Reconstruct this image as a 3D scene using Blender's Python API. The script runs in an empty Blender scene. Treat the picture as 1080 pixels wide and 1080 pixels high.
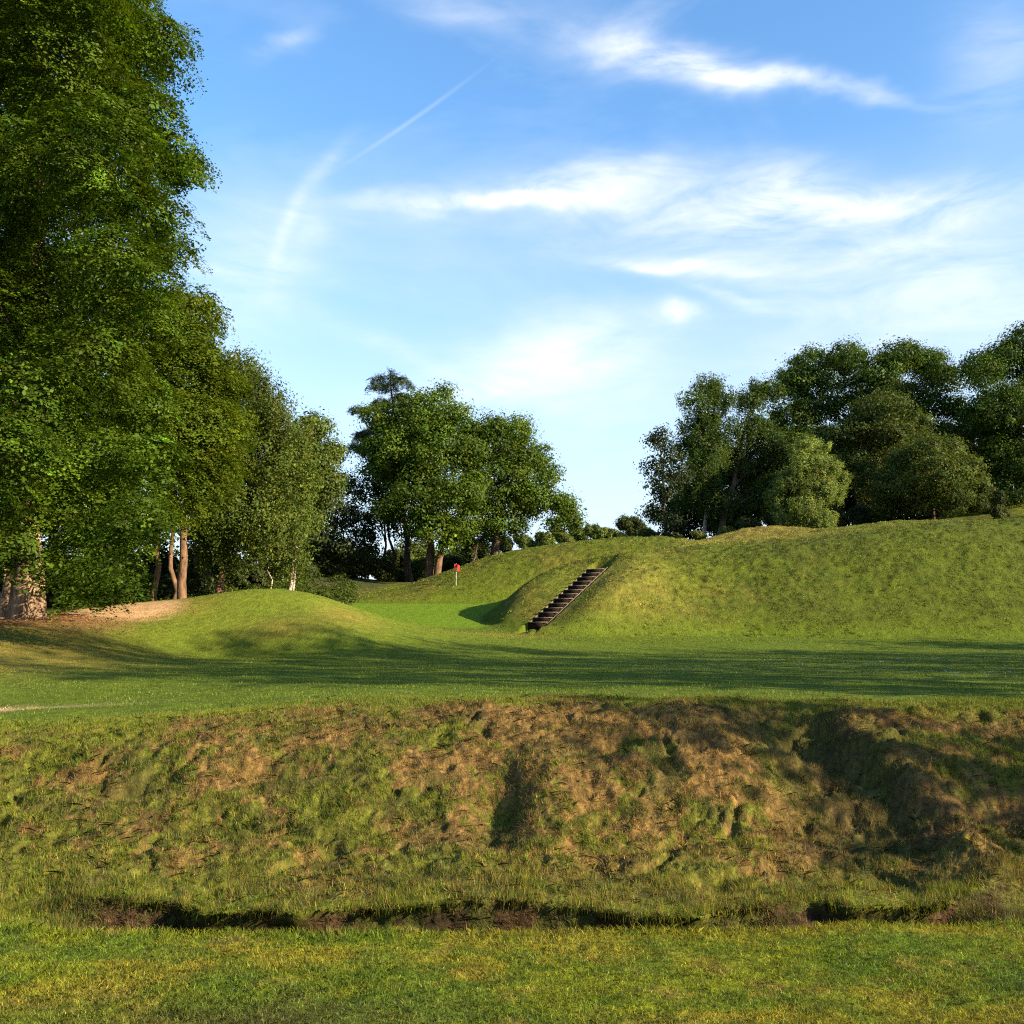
import bpy, math, random
import numpy as np

C = bpy.context.scene.collection
R = math.radians
RNG = np.random.default_rng(7)

# ------------------------------------------------------------------ camera
EYE = 2.0
PITCH = R(8.0)
FOC = 1000.0                     # focal length in pixels of a 1080 wide frame
cp, sp = math.cos(PITCH), math.sin(PITCH)


def P(px, py, d):
    """A point of the place seen in direction (px, py) at ground distance d."""
    dx, dy = (px - 540) / FOC, (540 - py) / FOC
    t = d / (cp - dy * sp)
    return (t * dx, d, EYE + t * (sp + dy * cp))


cam = bpy.data.cameras.new('camera')
cam.sensor_width = 36.0
cam.lens = 36.0 * FOC / 1080.0
cam.clip_start = 0.1
cam.clip_end = 5000
cob = bpy.data.objects.new('camera', cam)
C.objects.link(cob)
cob.location = (0, 0, EYE)
cob.rotation_euler = (math.pi / 2 + PITCH, 0, 0)
bpy.context.scene.camera = cob

# ------------------------------------------------------------------ helpers


def sm(a, b, x):
    t = np.clip((x - a) / (b - a), 0.0, 1.0)
    return t * t * (3 - 2 * t)


def _hash(ix, iy, seed):
    h = (ix.astype(np.int64) * 374761393 + iy.astype(np.int64) * 668265263 + seed * 974634541) & 0xFFFFFFFF
    h = ((h ^ (h >> 13)) * 1274126177) & 0xFFFFFFFF
    h = (h ^ (h >> 16)) & 0xFFFFFFFF
    return h.astype(np.float64) / 4294967295.0


def vnoise(x, y, seed=0):
    fx, fy = np.floor(x), np.floor(y)
    tx, ty = x - fx, y - fy
    tx = tx * tx * tx * (tx * (tx * 6 - 15) + 10)
    ty = ty * ty * ty * (ty * (ty * 6 - 15) + 10)
    a = _hash(fx, fy, seed); b = _hash(fx + 1, fy, seed)
    c = _hash(fx, fy + 1, seed); d = _hash(fx + 1, fy + 1, seed)
    return (a + (b - a) * tx) * (1 - ty) + (c + (d - c) * tx) * ty


def fbm(x, y, seed=0, oct=4, gain=0.5):
    s, a, n = 0.0, 1.0, 0.0
    for i in range(oct):
        ca, sa = math.cos(0.6 * i), math.sin(0.6 * i)
        s = s + a * vnoise((x * ca - y * sa) * 2 ** i + 17.3 * i, (x * sa + y * ca) * 2 ** i - 9.1 * i, seed + i)
        n += a
        a *= gain
    return s / n


def mesh_np(name, verts, faces, mat, parent=None, col=None, smooth=False, props=None):
    """verts (N,3), faces (M,k) -> one mesh object."""
    me = bpy.data.meshes.new(name)
    verts = np.ascontiguousarray(verts, dtype=np.float32)
    faces = np.ascontiguousarray(faces, dtype=np.int32)
    k = faces.shape[1]
    me.vertices.add(len(verts))
    me.vertices.foreach_set('co', verts.ravel())
    me.loops.add(faces.size)
    me.loops.foreach_set('vertex_index', faces.ravel())
    me.polygons.add(len(faces))
    me.polygons.foreach_set('loop_start', np.arange(0, faces.size, k, dtype=np.int32))
    me.polygons.foreach_set('loop_total', np.full(len(faces), k, dtype=np.int32))
    if smooth:
        me.polygons.foreach_set('use_smooth', np.ones(len(faces), dtype=bool))
    me.update(calc_edges=True)
    if col is not None:
        at = me.attributes.new('tint', 'FLOAT_COLOR', 'POINT')
        c4 = np.ones((len(verts), 4), dtype=np.float32)
        c4[:, :3] = col
        at.data.foreach_set('color', c4.ravel())
    me.materials.append(mat)
    o = bpy.data.objects.new(name, me)
    C.objects.link(o)
    if parent is not None:
        o.parent = parent
    for kk, v in (props or {}).items():
        o[kk] = v
    return o


def thing(name, label, cat, loc, group=None):
    o = bpy.data.objects.new(name, None)
    C.objects.link(o)
    o.location = loc
    o.empty_display_size = 0.3
    o['label'] = label
    o['category'] = cat
    if group:
        o['group'] = group
    return o


class MB:
    """Collects simple solids into one mesh."""

    def __init__(self):
        self.v, self.f = [], []

    def box(self, c, s, ax=None):
        """box of centre c, full sizes s, axes ax (3 unit vectors)"""
        ax = ax or ((1, 0, 0), (0, 1, 0), (0, 0, 1))
        n = len(self.v)
        for k in ((-1, -1, -1), (1, -1, -1), (1, 1, -1), (-1, 1, -1), (-1, -1, 1), (1, -1, 1), (1, 1, 1), (-1, 1, 1)):
            self.v.append([c[i] + sum(k[j] * s[j] / 2 * ax[j][i] for j in range(3)) for i in range(3)])
        for q in ((0, 3, 2, 1), (4, 5, 6, 7), (0, 1, 5, 4), (1, 2, 6, 5), (2, 3, 7, 6), (3, 0, 4, 7)):
            self.f.append([n + i for i in q])

    def build(self, name, mat, parent=None, origin=(0, 0, 0), props=None):
        v = np.array(self.v) - np.array(origin)
        return mesh_np(name, v, np.array(self.f), mat, parent, props=props)


# ------------------------------------------------------------------ materials


def newmat(name):
    m = bpy.data.materials.new(name)
    m.use_nodes = True
    nt = m.node_tree
    nt.nodes.clear()
    return m, nt, nt.nodes, nt.links


def N(nt, typ, **kw):
    n = nt.nodes.new(typ)
    for k, v in kw.items():
        if k == 'inp':
            for kk, vv in v.items():
                n.inputs[kk].default_value = vv
        else:
            setattr(n, k, v)
    return n


def mat_ground():
    m, nt, nd, lk = newmat('turf')
    out = N(nt, 'ShaderNodeOutputMaterial')
    b = N(nt, 'ShaderNodeBsdfPrincipled', inp={'Roughness': 0.95, 'Specular IOR Level': 0.08})
    at = N(nt, 'ShaderNodeAttribute', attribute_name='tint')
    geo = N(nt, 'ShaderNodeNewGeometry')
    n1 = N(nt, 'ShaderNodeTexNoise', inp={'Scale': 22.0, 'Detail': 5.0, 'Roughness': 0.7})
    n2 = N(nt, 'ShaderNodeTexNoise', inp={'Scale': 3.2, 'Detail': 6.0, 'Roughness': 0.65})
    lk.new(geo.outputs['Position'], n1.inputs['Vector'])
    lk.new(geo.outputs['Position'], n2.inputs['Vector'])
    r1 = N(nt, 'ShaderNodeMapRange', inp={'From Min': 0.3, 'From Max': 0.7, 'To Min': 0.6, 'To Max': 1.4})
    lk.new(n1.outputs['Fac'], r1.inputs['Value'])
    r2 = N(nt, 'ShaderNodeMapRange', inp={'From Min': 0.3, 'From Max': 0.7, 'To Min': 0.8, 'To Max': 1.2})
    lk.new(n2.outputs['Fac'], r2.inputs['Value'])
    mu = N(nt, 'ShaderNodeMath', operation='MULTIPLY')
    lk.new(r1.outputs[0], mu.inputs[0]); lk.new(r2.outputs[0], mu.inputs[1])
    vm = N(nt, 'ShaderNodeVectorMath', operation='SCALE')
    lk.new(at.outputs['Color'], vm.inputs[0]); lk.new(mu.outputs[0], vm.inputs['Scale'])
    lk.new(vm.outputs[0], b.inputs['Base Color'])
    ad = N(nt, 'ShaderNodeMath', operation='MULTIPLY_ADD', inp={1: 3.0})
    lk.new(n2.outputs['Fac'], ad.inputs[0]); lk.new(n1.outputs['Fac'], ad.inputs[2])
    bp = N(nt, 'ShaderNodeBump', inp={'Strength': 0.7, 'Distance': 0.05})
    lk.new(ad.outputs[0], bp.inputs['Height'])
    lk.new(bp.outputs[0], b.inputs['Normal'])
    lk.new(b.outputs[0], out.inputs['Surface'])
    return m


def mat_leaf(name, trans=0.35, gloss=0.05, rough=0.45):
    m, nt, nd, lk = newmat(name)
    out = N(nt, 'ShaderNodeOutputMaterial')
    at = N(nt, 'ShaderNodeAttribute', attribute_name='tint')
    d = N(nt, 'ShaderNodeBsdfDiffuse')
    t = N(nt, 'ShaderNodeBsdfTranslucent')
    hs = N(nt, 'ShaderNodeMix', data_type='RGBA', blend_type='MULTIPLY', inp={0: 1.0})
    hs.inputs[7].default_value = (1.3, 1.25, 0.5, 1)
    lk.new(at.outputs['Color'], d.inputs['Color'])
    lk.new(at.outputs['Color'], hs.inputs[6]); lk.new(hs.outputs[2], t.inputs['Color'])
    mx = N(nt, 'ShaderNodeMixShader', inp={0: trans})
    lk.new(d.outputs[0], mx.inputs[1]); lk.new(t.outputs[0], mx.inputs[2])
    g = N(nt, 'ShaderNodeBsdfGlossy', inp={'Roughness': rough, 'Color': (0.9, 0.95, 1, 1)})
    mg = N(nt, 'ShaderNodeMixShader', inp={0: gloss})
    lk.new(mx.outputs[0], mg.inputs[1]); lk.new(g.outputs[0], mg.inputs[2])
    lk.new(mg.outputs[0], out.inputs['Surface'])
    return m


def mat_noise(name, c1, c2, scale=(6, 6, 6), rough=0.85, bump=0.5, dist=0.03, detail=6.0, lo=0.35, hi=0.65):
    m, nt, nd, lk = newmat(name)
    out = N(nt, 'ShaderNodeOutputMaterial')
    b = N(nt, 'ShaderNodeBsdfPrincipled', inp={'Roughness': rough, 'Specular IOR Level': 0.2})
    tc = N(nt, 'ShaderNodeTexCoord')
    mp = N(nt, 'ShaderNodeMapping', inp={'Scale': scale})
    lk.new(tc.outputs['Object'], mp.inputs['Vector'])
    n = N(nt, 'ShaderNodeTexNoise', inp={'Scale': 1.0, 'Detail': detail, 'Roughness': 0.65})
    lk.new(mp.outputs[0], n.inputs['Vector'])
    r = N(nt, 'ShaderNodeMapRange', inp={'From Min': lo, 'From Max': hi})
    lk.new(n.outputs['Fac'], r.inputs['Value'])
    mx = N(nt, 'ShaderNodeMix', data_type='RGBA')
    mx.inputs[6].default_value = (*c1, 1); mx.inputs[7].default_value = (*c2, 1)
    lk.new(r.outputs[0], mx.inputs[0])
    lk.new(mx.outputs[2], b.inputs['Base Color'])
    bp = N(nt, 'ShaderNodeBump', inp={'Strength': bump, 'Distance': dist})
    lk.new(n.outputs['Fac'], bp.inputs['Height']); lk.new(bp.outputs[0], b.inputs['Normal'])
    lk.new(b.outputs[0], out.inputs['Surface'])
    return m


M_TURF = mat_ground()
M_BLADE = mat_leaf('grass_blade', 0.3, 0.012, 0.5)
M_LEAF = mat_leaf('leaf', 0.32, 0.006, 0.5)
M_NEEDLE = mat_leaf('needle', 0.12, 0.015, 0.5)
M_BARK_BEECH = mat_noise('bark_beech', (0.05, 0.034, 0.022), (0.30, 0.20, 0.125), (6, 6, 0.9), bump=1.0, dist=0.06)
M_BARK_RED = mat_noise('bark_red', (0.05, 0.03, 0.019), (0.18, 0.105, 0.06), (7, 7, 2.0), bump=0.9, dist=0.05)
M_BARK_DARK = mat_noise('bark_dark', (0.028, 0.02, 0.014), (0.10, 0.07, 0.045), (6, 6, 1.5), bump=0.8, dist=0.05)
M_BARK_PALE = mat_noise('bark_pale', (0.13, 0.10, 0.075), (0.48, 0.40, 0.32), (4, 4, 7), bump=0.4, dist=0.02)
M_RISER = mat_noise('dark_timber', (0.006, 0.004, 0.003), (0.022, 0.013, 0.009), (3, 20, 20))
M_TREAD = mat_noise('weathered_timber', (0.06, 0.044, 0.03), (0.20, 0.152, 0.108), (3, 25, 25))
M_POLE = mat_noise('painted_pole', (0.34, 0.33, 0.32), (0.52, 0.52, 0.5), (1, 1, 6), rough=0.4, bump=0.05)
M_BAND = mat_noise('grey_band', (0.2, 0.2, 0.22), (0.3, 0.3, 0.32), (1, 1, 6), rough=0.4, bump=0.05)
M_FLAG = mat_noise('red_cloth', (0.42, 0.016, 0.012), (0.58, 0.026, 0.018), (8, 8, 8), rough=0.7, bump=0.2)
M_PATCH = mat_noise('pale_cloth', (0.55, 0.28, 0.24), (0.62, 0.42, 0.38), (8, 8, 8), rough=0.7, bump=0.2)
M_DAISY = mat_noise('petal', (0.75, 0.75, 0.72), (0.82, 0.82, 0.8), rough=0.6, bump=0.0)

# ------------------------------------------------------------------ terrain
A_FOOT = np.array([P(553, 667, 42.3)[:2], P(600, 679, 42.0)[:2], P(680, 684, 42.3)[:2], P(800, 683, 42.3)[:2],
                   P(950, 680, 41.5)[:2], P(1080, 675, 41.0)[:2], (34, 40.5), (60, 44), (90, 60), (90, 118), (40, 118), (14, 112),
                   (4.2, 80), (1.2, 62), (0.0, 56), (-1.1, 52), (-1.6, 48.5), (-1.0, 44.8)])


def sdf_poly(x, y, V):
    d2 = np.full(x.shape, 1e18)
    inside = np.zeros(x.shape, dtype=bool)
    n = len(V)
    for i in range(n):
        ax, ay = V[i]; bx, by = V[(i + 1) % n]
        ex, ey = bx - ax, by - ay
        t = np.clip(((x - ax) * ex + (y - ay) * ey) / (ex * ex + ey * ey), 0, 1)
        qx, qy = x - ax - t * ex, y - ay - t * ey
        d2 = np.minimum(d2, qx * qx + qy * qy)
        c = ((ay > y) != (by > y)) & (x < (bx - ax) * (y - ay) / ((by - ay) if by != ay else 1e-9) + ax)
        inside ^= c
    d = np.sqrt(d2)
    return np.where(inside, d, -d)


def gau(x, y, cx, cy, rx, ry, rot=0.0):
    c, s = math.cos(rot), math.sin(rot)
    u = ((x - cx) * c + (y - cy) * s) / rx
    v = (-(x - cx) * s + (y - cy) * c) / ry
    return np.exp(-(u * u + v * v))


def ditch_edge(x):
    return (7.02 + 0.2 * sm(1.6, 2.8, x) + 0.14 * sm(-2.9, -3.9, x)
            + 0.10 * (fbm(x * 1.3, x * 0 + 3.3, 31, 3) - 0.5))


def ditch_wall(x):
    """where the far wall of the ditch starts, how far it has slumped, where there is a ditch at all"""
    wt = 0.34 + 0.16 * (fbm(x * 1.1, x * 0 + 1.1, 53, 3, 0.5) - 0.5)
    ww = 0.06 + 0.12 * sm(0.40, 0.70, fbm(x * 0.9, x * 0 + 5.5, 57, 2)) + 0.6 * sm(-3.1, -3.9, x) + 0.4 * sm(3.4, 4.2, x)
    on = sm(-3.4, -2.6, x) * (1 - sm(1.7, 2.1, x) * (1 - sm(2.2, 2.6, x))) * (1 - sm(3.0, 3.6, x))
    return wt, ww, on


def base_height(x, y):
    # ground without the near bank: lane, then rising
    ys = [0, 11.5, 25, 38, 46, 58, 68, 76, 95, 200, 900]
    zs = [1.05, 1.25, 1.47, 1.72, 2.92, 4.75, 6.3, 7.0, 7.3, 9.5, 10.0]
    z = np.interp(y, ys, zs)
    # soften the break at 38 m
    z = z + 0.12 * np.exp(-((y - 38) / 2.5) ** 2)
    z = z + 1.05 * sm(-8.5, -17.5, x) * sm(15, 31, y)
    z = z + 0.30 * gau(x, y, -14.2, 39.5, 3.4, 3.0)
    z = z + (0.11 * gau(x, y, 1.8, 12.6, 3.6, 3.5) - 0.30 * sm(-1.5, -7.0, x)) * (1 - sm(13.0, 21.0, y))
    z = z + 0.16 * (fbm(x * 0.45 + 3, y * 0.4, 6, 3) - 0.5) * sm(9.5, 11.5, y) * (1 - sm(16, 22, y))
    z = z + 0.10 * (fbm(x * 0.22, y * 0.22, 5, 3) - 0.5) * sm(11, 16, y)
    return z


STAIR_B = np.array(P(566, 662, 43.6))
STAIR_T = np.array(P(632, 601, 49.2))
SDIR = (STAIR_T - STAIR_B)[:2]
SLEN = float(np.hypot(*SDIR))
SDIR = SDIR / SLEN
SNRM = np.array([SDIR[1], -SDIR[0]])       # to the right of the climb
STAIR_W = 1.1


def H(x, y, fine=True):
    x = np.asarray(x, dtype=float); y = np.asarray(y, dtype=float)
    far = base_height(x, y)
    # left mound
    far = far + 1.50 * gau(x, y, -9.2, 38.2, 3.8, 3.6) + 0.85 * gau(x, y, -10.2, 36.5, 8.0, 6.0)
    far = far + 0.5 * gau(x, y, -6.6, 33.5, 2.3, 2.2) - 0.35 * gau(x, y, -9.3, 30.5, 3.0, 1.8)
    far = far + 0.25 * gau(x, y, -3.5, 39.5, 4.0, 2.0)
    # big mound (A) with the stairs, back mound (B)
    far0 = far
    dA = sdf_poly(x, y, A_FOOT)
    dA = dA + 0.9 * (fbm(x * 0.16, y * 0.16, 11, 2) - 0.5)
    tA = dA / (6.0 + 4.5 * sm(2.0, 9.0, x))
    tA = np.clip(tA, 0, 1)
    sA = 0.42 * sm(0, 1, tA) + 0.58 * np.sin(tA * math.pi / 2)
    sA = sA * sm(-0.02, 0.10, tA)
    topA = 6.85 + 0.085 * np.clip(x - 4, 0, 20) + 0.02 * np.clip(x - 17, 0, 40) + 0.098 * np.clip(y - 51, 0, 40)
    rA = np.maximum(topA - far0, 0) * sA
    topB = np.interp(x, [-13, -10, -7, -4.5, -2.3, 0, 4, 8, 14], [4.6, 5.0, 5.9, 6.9, 7.7, 8.35, 9.0, 9.3, 9.4])
    yfB = 56.3 + 0.0 * x
    tB = np.clip((y - yfB) / 8.5, 0, 1)
    sB = np.sin(tB * math.pi / 2) * sm(0, 0.12, tB) * (1 - sm(70, 84, y)) * sm(-12.5, -8, x) * (1 - sm(10, 20, x))
    rB = np.maximum(topB - far0, 0) * sB
    mx, mn = np.maximum(rA, rB), np.minimum(rA, rB)
    k = 0.5 * np.clip(mx, 0, 1)
    h = np.clip(k - (mx - mn), 0, None) / np.maximum(k, 1e-6)
    far = far0 + mx + h * h * k * 0.25
    # little mound and knoll on top
    q = gau(x, y, 16.2, 61.0, 3.4, 2.2)
    far = far + 0.75 * q * (0.35 + 0.65 * sm(20.2, 18.6, x))
    far = far + 2.6 * gau(x, y, 50, 84, 13, 9)
    far = far + 0.25 * gau(x, y, 24, 58, 7, 1.6) * 1.0
    rough = sm(0.3, 2.5, np.maximum(rA, rB))
    if fine:
        far = far + rough * (0.16 * (fbm(x * 1.1, y * 0.8, 21, 4, 0.6) - 0.5) + 0.13 * (fbm(x * 3.0, y * 3.0, 23, 3, 0.6) - 0.5))
        far = far + 0.03 * (fbm(x * 2.0, y * 2.0, 25, 3) - 0.5) * sm(10, 13, y)
    # stairs cut
    ux, uy = x - STAIR_B[0], y - STAIR_B[1]
    a = ux * SDIR[0] + uy * SDIR[1]
    b = ux * SNRM[0] + uy * SNRM[1]
    w = (1 - sm(STAIR_W / 2 + 0.05, STAIR_W / 2 + np.where(b < 0, 3.4, 3.0), np.abs(b))) * sm(-1.2, 0.0, a) * (1 - sm(SLEN, SLEN + 1.6, a))
    zst = STAIR_B[2] + np.clip(a / SLEN, -0.05, 1.02) * (STAIR_T[2] - STAIR_B[2])
    inb = (np.abs(b) < STAIR_W / 2 - 0.02)
    far = far * (1 - w) + (zst + 0.16 - 0.33 * inb) * w

    # ---- near lawn, ditch and bank
    e = ditch_edge(x)
    t = y - e
    lawn = 0.05 * (fbm(x * 0.5, y * 0.5, 41, 3) - 0.5) + (0.03 * (fbm(x * 4, y * 4, 43, 2) - 0.5) if fine else 0)
    nz = fbm(x * 1.6, x * 0 + 7.7, 51, 4, 0.6)
    dep = (0.32 * sm(-3.7, -2.6, x) * (1 - sm(1.6, 2.1, x)) + 0.32 * sm(2.1, 2.6, x) * (1 - sm(2.9, 3.8, x)) + 0.05)
    dep = dep * (0.35 + 0.75 * sm(0.34, 0.56, fbm(x * 1.0, x * 0 + 8.1, 52, 2)))
    wt, ww, _on = ditch_wall(x)
    ztop = 0.055 + 0.06 * (fbm(x * 1.2, x * 0 + 7.7, 51, 2) - 0.5) + 0.06 * gau(x, x * 0, -0.35, 0, 0.5, 1)
    down = sm(-0.03, 0.10, t)
    up = sm(0, 1, (t - wt) / ww)
    near = lawn * (1 - down) - dep * down * (1 - up) + ztop * up
    lip = np.interp(t, [0.4, 0.75, 1.8, 2.6, 3.4, 4.0, 4.5, 6.0], [0.0, 0.04, 0.24, 0.60, 0.94, 1.12, 1.20, 1.24]) * (1 - 0.16 * sm(-2.0, -6.0, x) + 0.07 * gau(x, y * 0, 1.5, 0, 2.5, 1))
    near = near + lip * up
    if fine:
        am = sm(0.55, 1.0, t) * (1 - sm(4.2, 5.5, t))
        warp = 0.5 * (fbm(x * 1.1, y * 1.1, 61, 2) - 0.5)
        near = near + am * (0.12 * (fbm(x * 0.75 + warp, y * 0.9, 63, 3) - 0.5)
                            + 0.09 * (fbm(x * 2.4 + warp, y * 2.9, 65, 5, 0.62) - 0.5)
                            + 0.085 * (fbm(x * 10, y * 10, 67, 3, 0.65) - 0.5))
        # lips where the turf has slipped: short steep drops facing the lawn
        rid = 1 - np.abs(2 * fbm(x * 0.8 + 3, y * 1.3 + warp, 71, 3) - 1)
        near = near - am * 0.08 * sm(0.90, 0.985, rid)
        near = near - am * 0.05 * sm(0.60, 0.74, fbm(x * 4.2, y * 5.0, 73, 3, 0.6))
    # spurs and hollows of the bank
    near = near + 0.13 * gau(x, y, 1.55, 10.1, 0.75, 0.9)
    near = near - 0.22 * gau(x, y, -0.15, 9.15, 0.32, 0.60) * sm(0.36, -0.05, x)
    near = near + 0.14 * gau(x, y, 0.42, 9.3, 0.30, 0.7)
    near = near - 0.20 * gau(x, y, 1.1, 10.15, 0.20, 0.10)
    near = near - 0.16 * gau(x, y, -2.3, 9.9, 0.55, 0.14)
    near = near - 0.14 * gau(x, y, -3.7, 9.7, 0.35, 0.2)
    # big gully with a steep right hand wall
    wall = 3.55 + 0.50 * np.clip((11.4 - y) / 2.2, 0, 1.1) + 0.30 * (fbm(y * 1.7, y * 0, 81, 3) - 0.5)
    gl = sm(2.1, 3.3, x) * sm(wall + 0.16, wall - 0.26, x) * sm(8.4, 9.2, y) * (1 - sm(10.8, 11.7, y))
    near = near - 0.30 * gl * (0.75 + 0.5 * fbm(x * 2.5, y * 2.5, 83, 4, 0.6))
    near = near + 0.10 * gau(x, y, 4.15, 10.2, 0.40, 0.8)
    near = near + 0.22 * gau(x, y, 3.95, 8.6, 0.22, 0.55)
    near = near - 0.30 * gau(x, y, 4.75, 9.4, 0.35, 0.35)
    near = near - 0.16 * gau(x, y, 4.9, 10.9, 0.8, 0.16)
    near = near - 0.18 * gau(x, y, 2.75, 8.3, 0.6, 0.25)
    if fine:   # ledges in the scrape
        near = near + 0.16 * gau(x, y, 3.3, 9.75, 0.45, 0.14) + 0.12 * gau(x, y, 2.9, 10.3, 0.4, 0.12) + 0.14 * gau(x, y, 3.6, 9.1, 0.3, 0.13)
        near = near + gl * 0.16 * (fbm(x * 4.5, y * 5.5, 85, 3, 0.6) - 0.5)
    m = sm(3.9, 5.6, t)
    return near * (1 - m) + far * m


def shift(x, y):
    """how far the turf lip over the ditch leans towards the lawn, and the raggedness of the cut earth"""
    t = y - ditch_edge(x)
    wt, ww, on = ditch_wall(x)
    on = on * (0.35 + 0.75 * sm(0.34, 0.56, fbm(x * 1.0, x * 0 + 8.1, 52, 2)))
    ov = 0.18 * on * (0.55 + 0.9 * fbm(x * 3.1, x * 0 + 2.2, 59, 3))
    up = sm(0.35, 1.0, (t - wt) / ww)
    rag = 0.06 * (fbm(x * 9, t * 16, 58, 3, 0.6) - 0.5) * sm(wt - 0.1, wt, t) * (1 - sm(wt + ww, wt + ww + 0.2, t))
    return -ov * up * (1 - sm(wt + ww + 0.02, wt + ww + 0.5, t)) + rag


def lerp3(c, d, f):
    return c * (1 - f[:, None]) + np.array(d)[None, :] * f[:, None]


def tint(x, y):
    """colour of the ground cover at a place, some shade mixed into it"""
    n = len(x)
    t = y - ditch_edge(x)
    nA = fbm(x * 0.35, y * 0.35, 101, 4)
    nB = fbm(x * 1.4, y * 1.8, 103, 4, 0.6)
    nC = fbm(x * 4, y * 5, 105, 4, 0.6)
    nD = fbm(x * 14, y * 14, 107, 3)
    c = np.tile(np.array([0.100, 0.120, 0.007]), (n, 1))
    c = lerp3(c, (0.068, 0.100, 0.007), sm(0.45, 0.62, nB) * 0.8)
    c = lerp3(c, (0.16, 0.11, 0.03), sm(0.58, 0.72, nC) * 0.45 * (t < 0))
    ln_ = (t < 0.02)
    c = lerp3(c, (0.150, 0.128, 0.012), ln_ * sm(0.50, 0.68, fbm(x * 0.9, y * 1.7, 113, 4)) * 0.65)
    c = lerp3(c, (0.045, 0.085, 0.006), ln_ * sm(0.54, 0.66, fbm(x * 2.3, y * 3.2, 115, 3)) * 0.6)
    c = lerp3(c, (0.040, 0.046, 0.012), ln_ * np.clip(1.3 * gau(x, y, -1.35, 5.2, 1.0, 0.42), 0, 1) * (0.45 + 0.6 * nC))
    c = lerp3(c, (0.038, 0.062, 0.008), ln_ * np.clip(1.2 * gau(x, y, 3.1, 5.9, 0.5, 0.22), 0, 1) * 0.7)
    # dark rough patch at the very front
    c = lerp3(c, (0.05, 0.058, 0.014), sm(5.9, 5.4, y + 0.7 * nB) * 0.7)
    # bank: green low, hay and bare soil higher
    tc = 4.0 + 0.9 * gau(x, y * 0, 1.3, 0, 3.0, 1) + 2.6 * (nB - 0.5)
    bank = sm(0.2, 0.6, t) * (1 - sm(tc - 1.0, tc + 0.9, t))
    low = 1 - sm(0.8, 1.9, t + 0.9 * (nB - 0.5))
    hay = bank * (1 - 0.7 * low) * sm(0.465, 0.58, 0.40 * nB + 0.36 * nC + 0.24 * nD + 0.03 * sm(1.5, 3.4, t)
                                       + 0.12 * gau(x, y, 1.5, 10.2, 1.3, 1.6) - 0.06 * sm(-2, -5, x))
    c = lerp3(c, (0.076, 0.092, 0.008), bank * 0.75)
    c = lerp3(c, (0.175, 0.098, 0.035), hay * 0.85)
    c = lerp3(c, (0.045, 0.050, 0.012), bank * sm(0.54, 0.66, fbm(x * 2.6, y * 3.4, 109, 4, 0.6)) * 0.6)
    soil = np.maximum.reduce([0.9 * gau(x, y, 4.05, 8.9, 0.24, 0.8), 0.9 * gau(x, y, 4.5, 8.0, 0.35, 0.35),
                              0.8 * gau(x, y, 4.7, 11.0, 0.9, 0.25), 0.4 * gau(x, y, 3.3, 9.9, 0.4, 0.5),
                              0.6 * gau(x, y, 2.6, 8.7, 0.35, 0.3)])
    soil = np.clip(soil * (0.4 + 1.2 * nC), 0, 1)
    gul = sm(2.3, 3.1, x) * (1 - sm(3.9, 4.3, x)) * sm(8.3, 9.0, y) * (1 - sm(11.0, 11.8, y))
    c = lerp3(c, (0.050, 0.054, 0.013), gul * (0.5 + 0.6 * nC))  # gully greener than the hay, its shade darkened into the colour
    c = lerp3(c, (0.15, 0.078, 0.034), soil * 0.9)
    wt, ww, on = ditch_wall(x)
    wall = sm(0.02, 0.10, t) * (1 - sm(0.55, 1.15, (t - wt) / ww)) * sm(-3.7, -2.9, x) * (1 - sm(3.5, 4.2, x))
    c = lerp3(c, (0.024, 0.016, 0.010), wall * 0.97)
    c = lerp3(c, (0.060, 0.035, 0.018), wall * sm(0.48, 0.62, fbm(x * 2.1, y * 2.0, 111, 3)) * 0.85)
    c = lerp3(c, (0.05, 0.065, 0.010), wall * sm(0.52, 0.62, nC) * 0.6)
    # lane: fresh close mown
    lane = sm(4.0, 5.2, t)
    c = lerp3(c, (0.062, 0.094, 0.008), lane * 0.85 * (1 - bank))
    # the mounds: olive, yellower on the shoulders
    dA = sdf_poly(x, y, A_FOOT)
    onA = sm(0.2, 2.0, dA)
    onB = sm(56.2, 58, y) * sm(-12, -9, x) * (1 - sm(12, 14, x)) * (1 - sm(76, 80, y))
    mo = np.maximum(onA, onB) * lane
    c = lerp3(c, (0.072, 0.090, 0.008), mo * 0.92)
    c = lerp3(c, (0.040, 0.056, 0.007), mo * sm(0.45, 0.62, nA) * 0.6)
    c = lerp3(c, (0.028, 0.040, 0.007), mo * sm(0.52, 0.66, nC) * 0.55)
    c = lerp3(c, (0.12, 0.105, 0.018), mo * sm(0.47, 0.66, 0.6 * nA + 0.4 * nB) * 0.5)
    c = lerp3(c, (0.046, 0.064, 0.007), 0.6 * onA * sm(7.5, 15, x) * (1 - sm(8.0, 11.0, dA)) * (0.5 + nA))  # shade on the right, lower slope put into the grass colour
    c = lerp3(c, (0.18, 0.165, 0.03), 0.55 * gau(x, y, 5.5, 46.5, 2.6, 3.2) * (0.6 + 0.8 * nB))
    c = lerp3(c, (0.17, 0.15, 0.03), 0.6 * onA * sm(8.5, 11, dA) * (1 - sm(9, 26, x)))
    c = lerp3(c, (0.05, 0.10, 0.012), 0.7 * gau(x, y, 7.0, 54.0, 2.8, 2.0))
    # left mound yellow green, dry brown shoulders
    lm = np.clip(gau(x, y, -9.6, 37.5, 5.5, 5.5) * 1.6, 0, 1)
    c = lerp3(c, (0.095, 0.125, 0.012), lm * 0.9)
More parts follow.
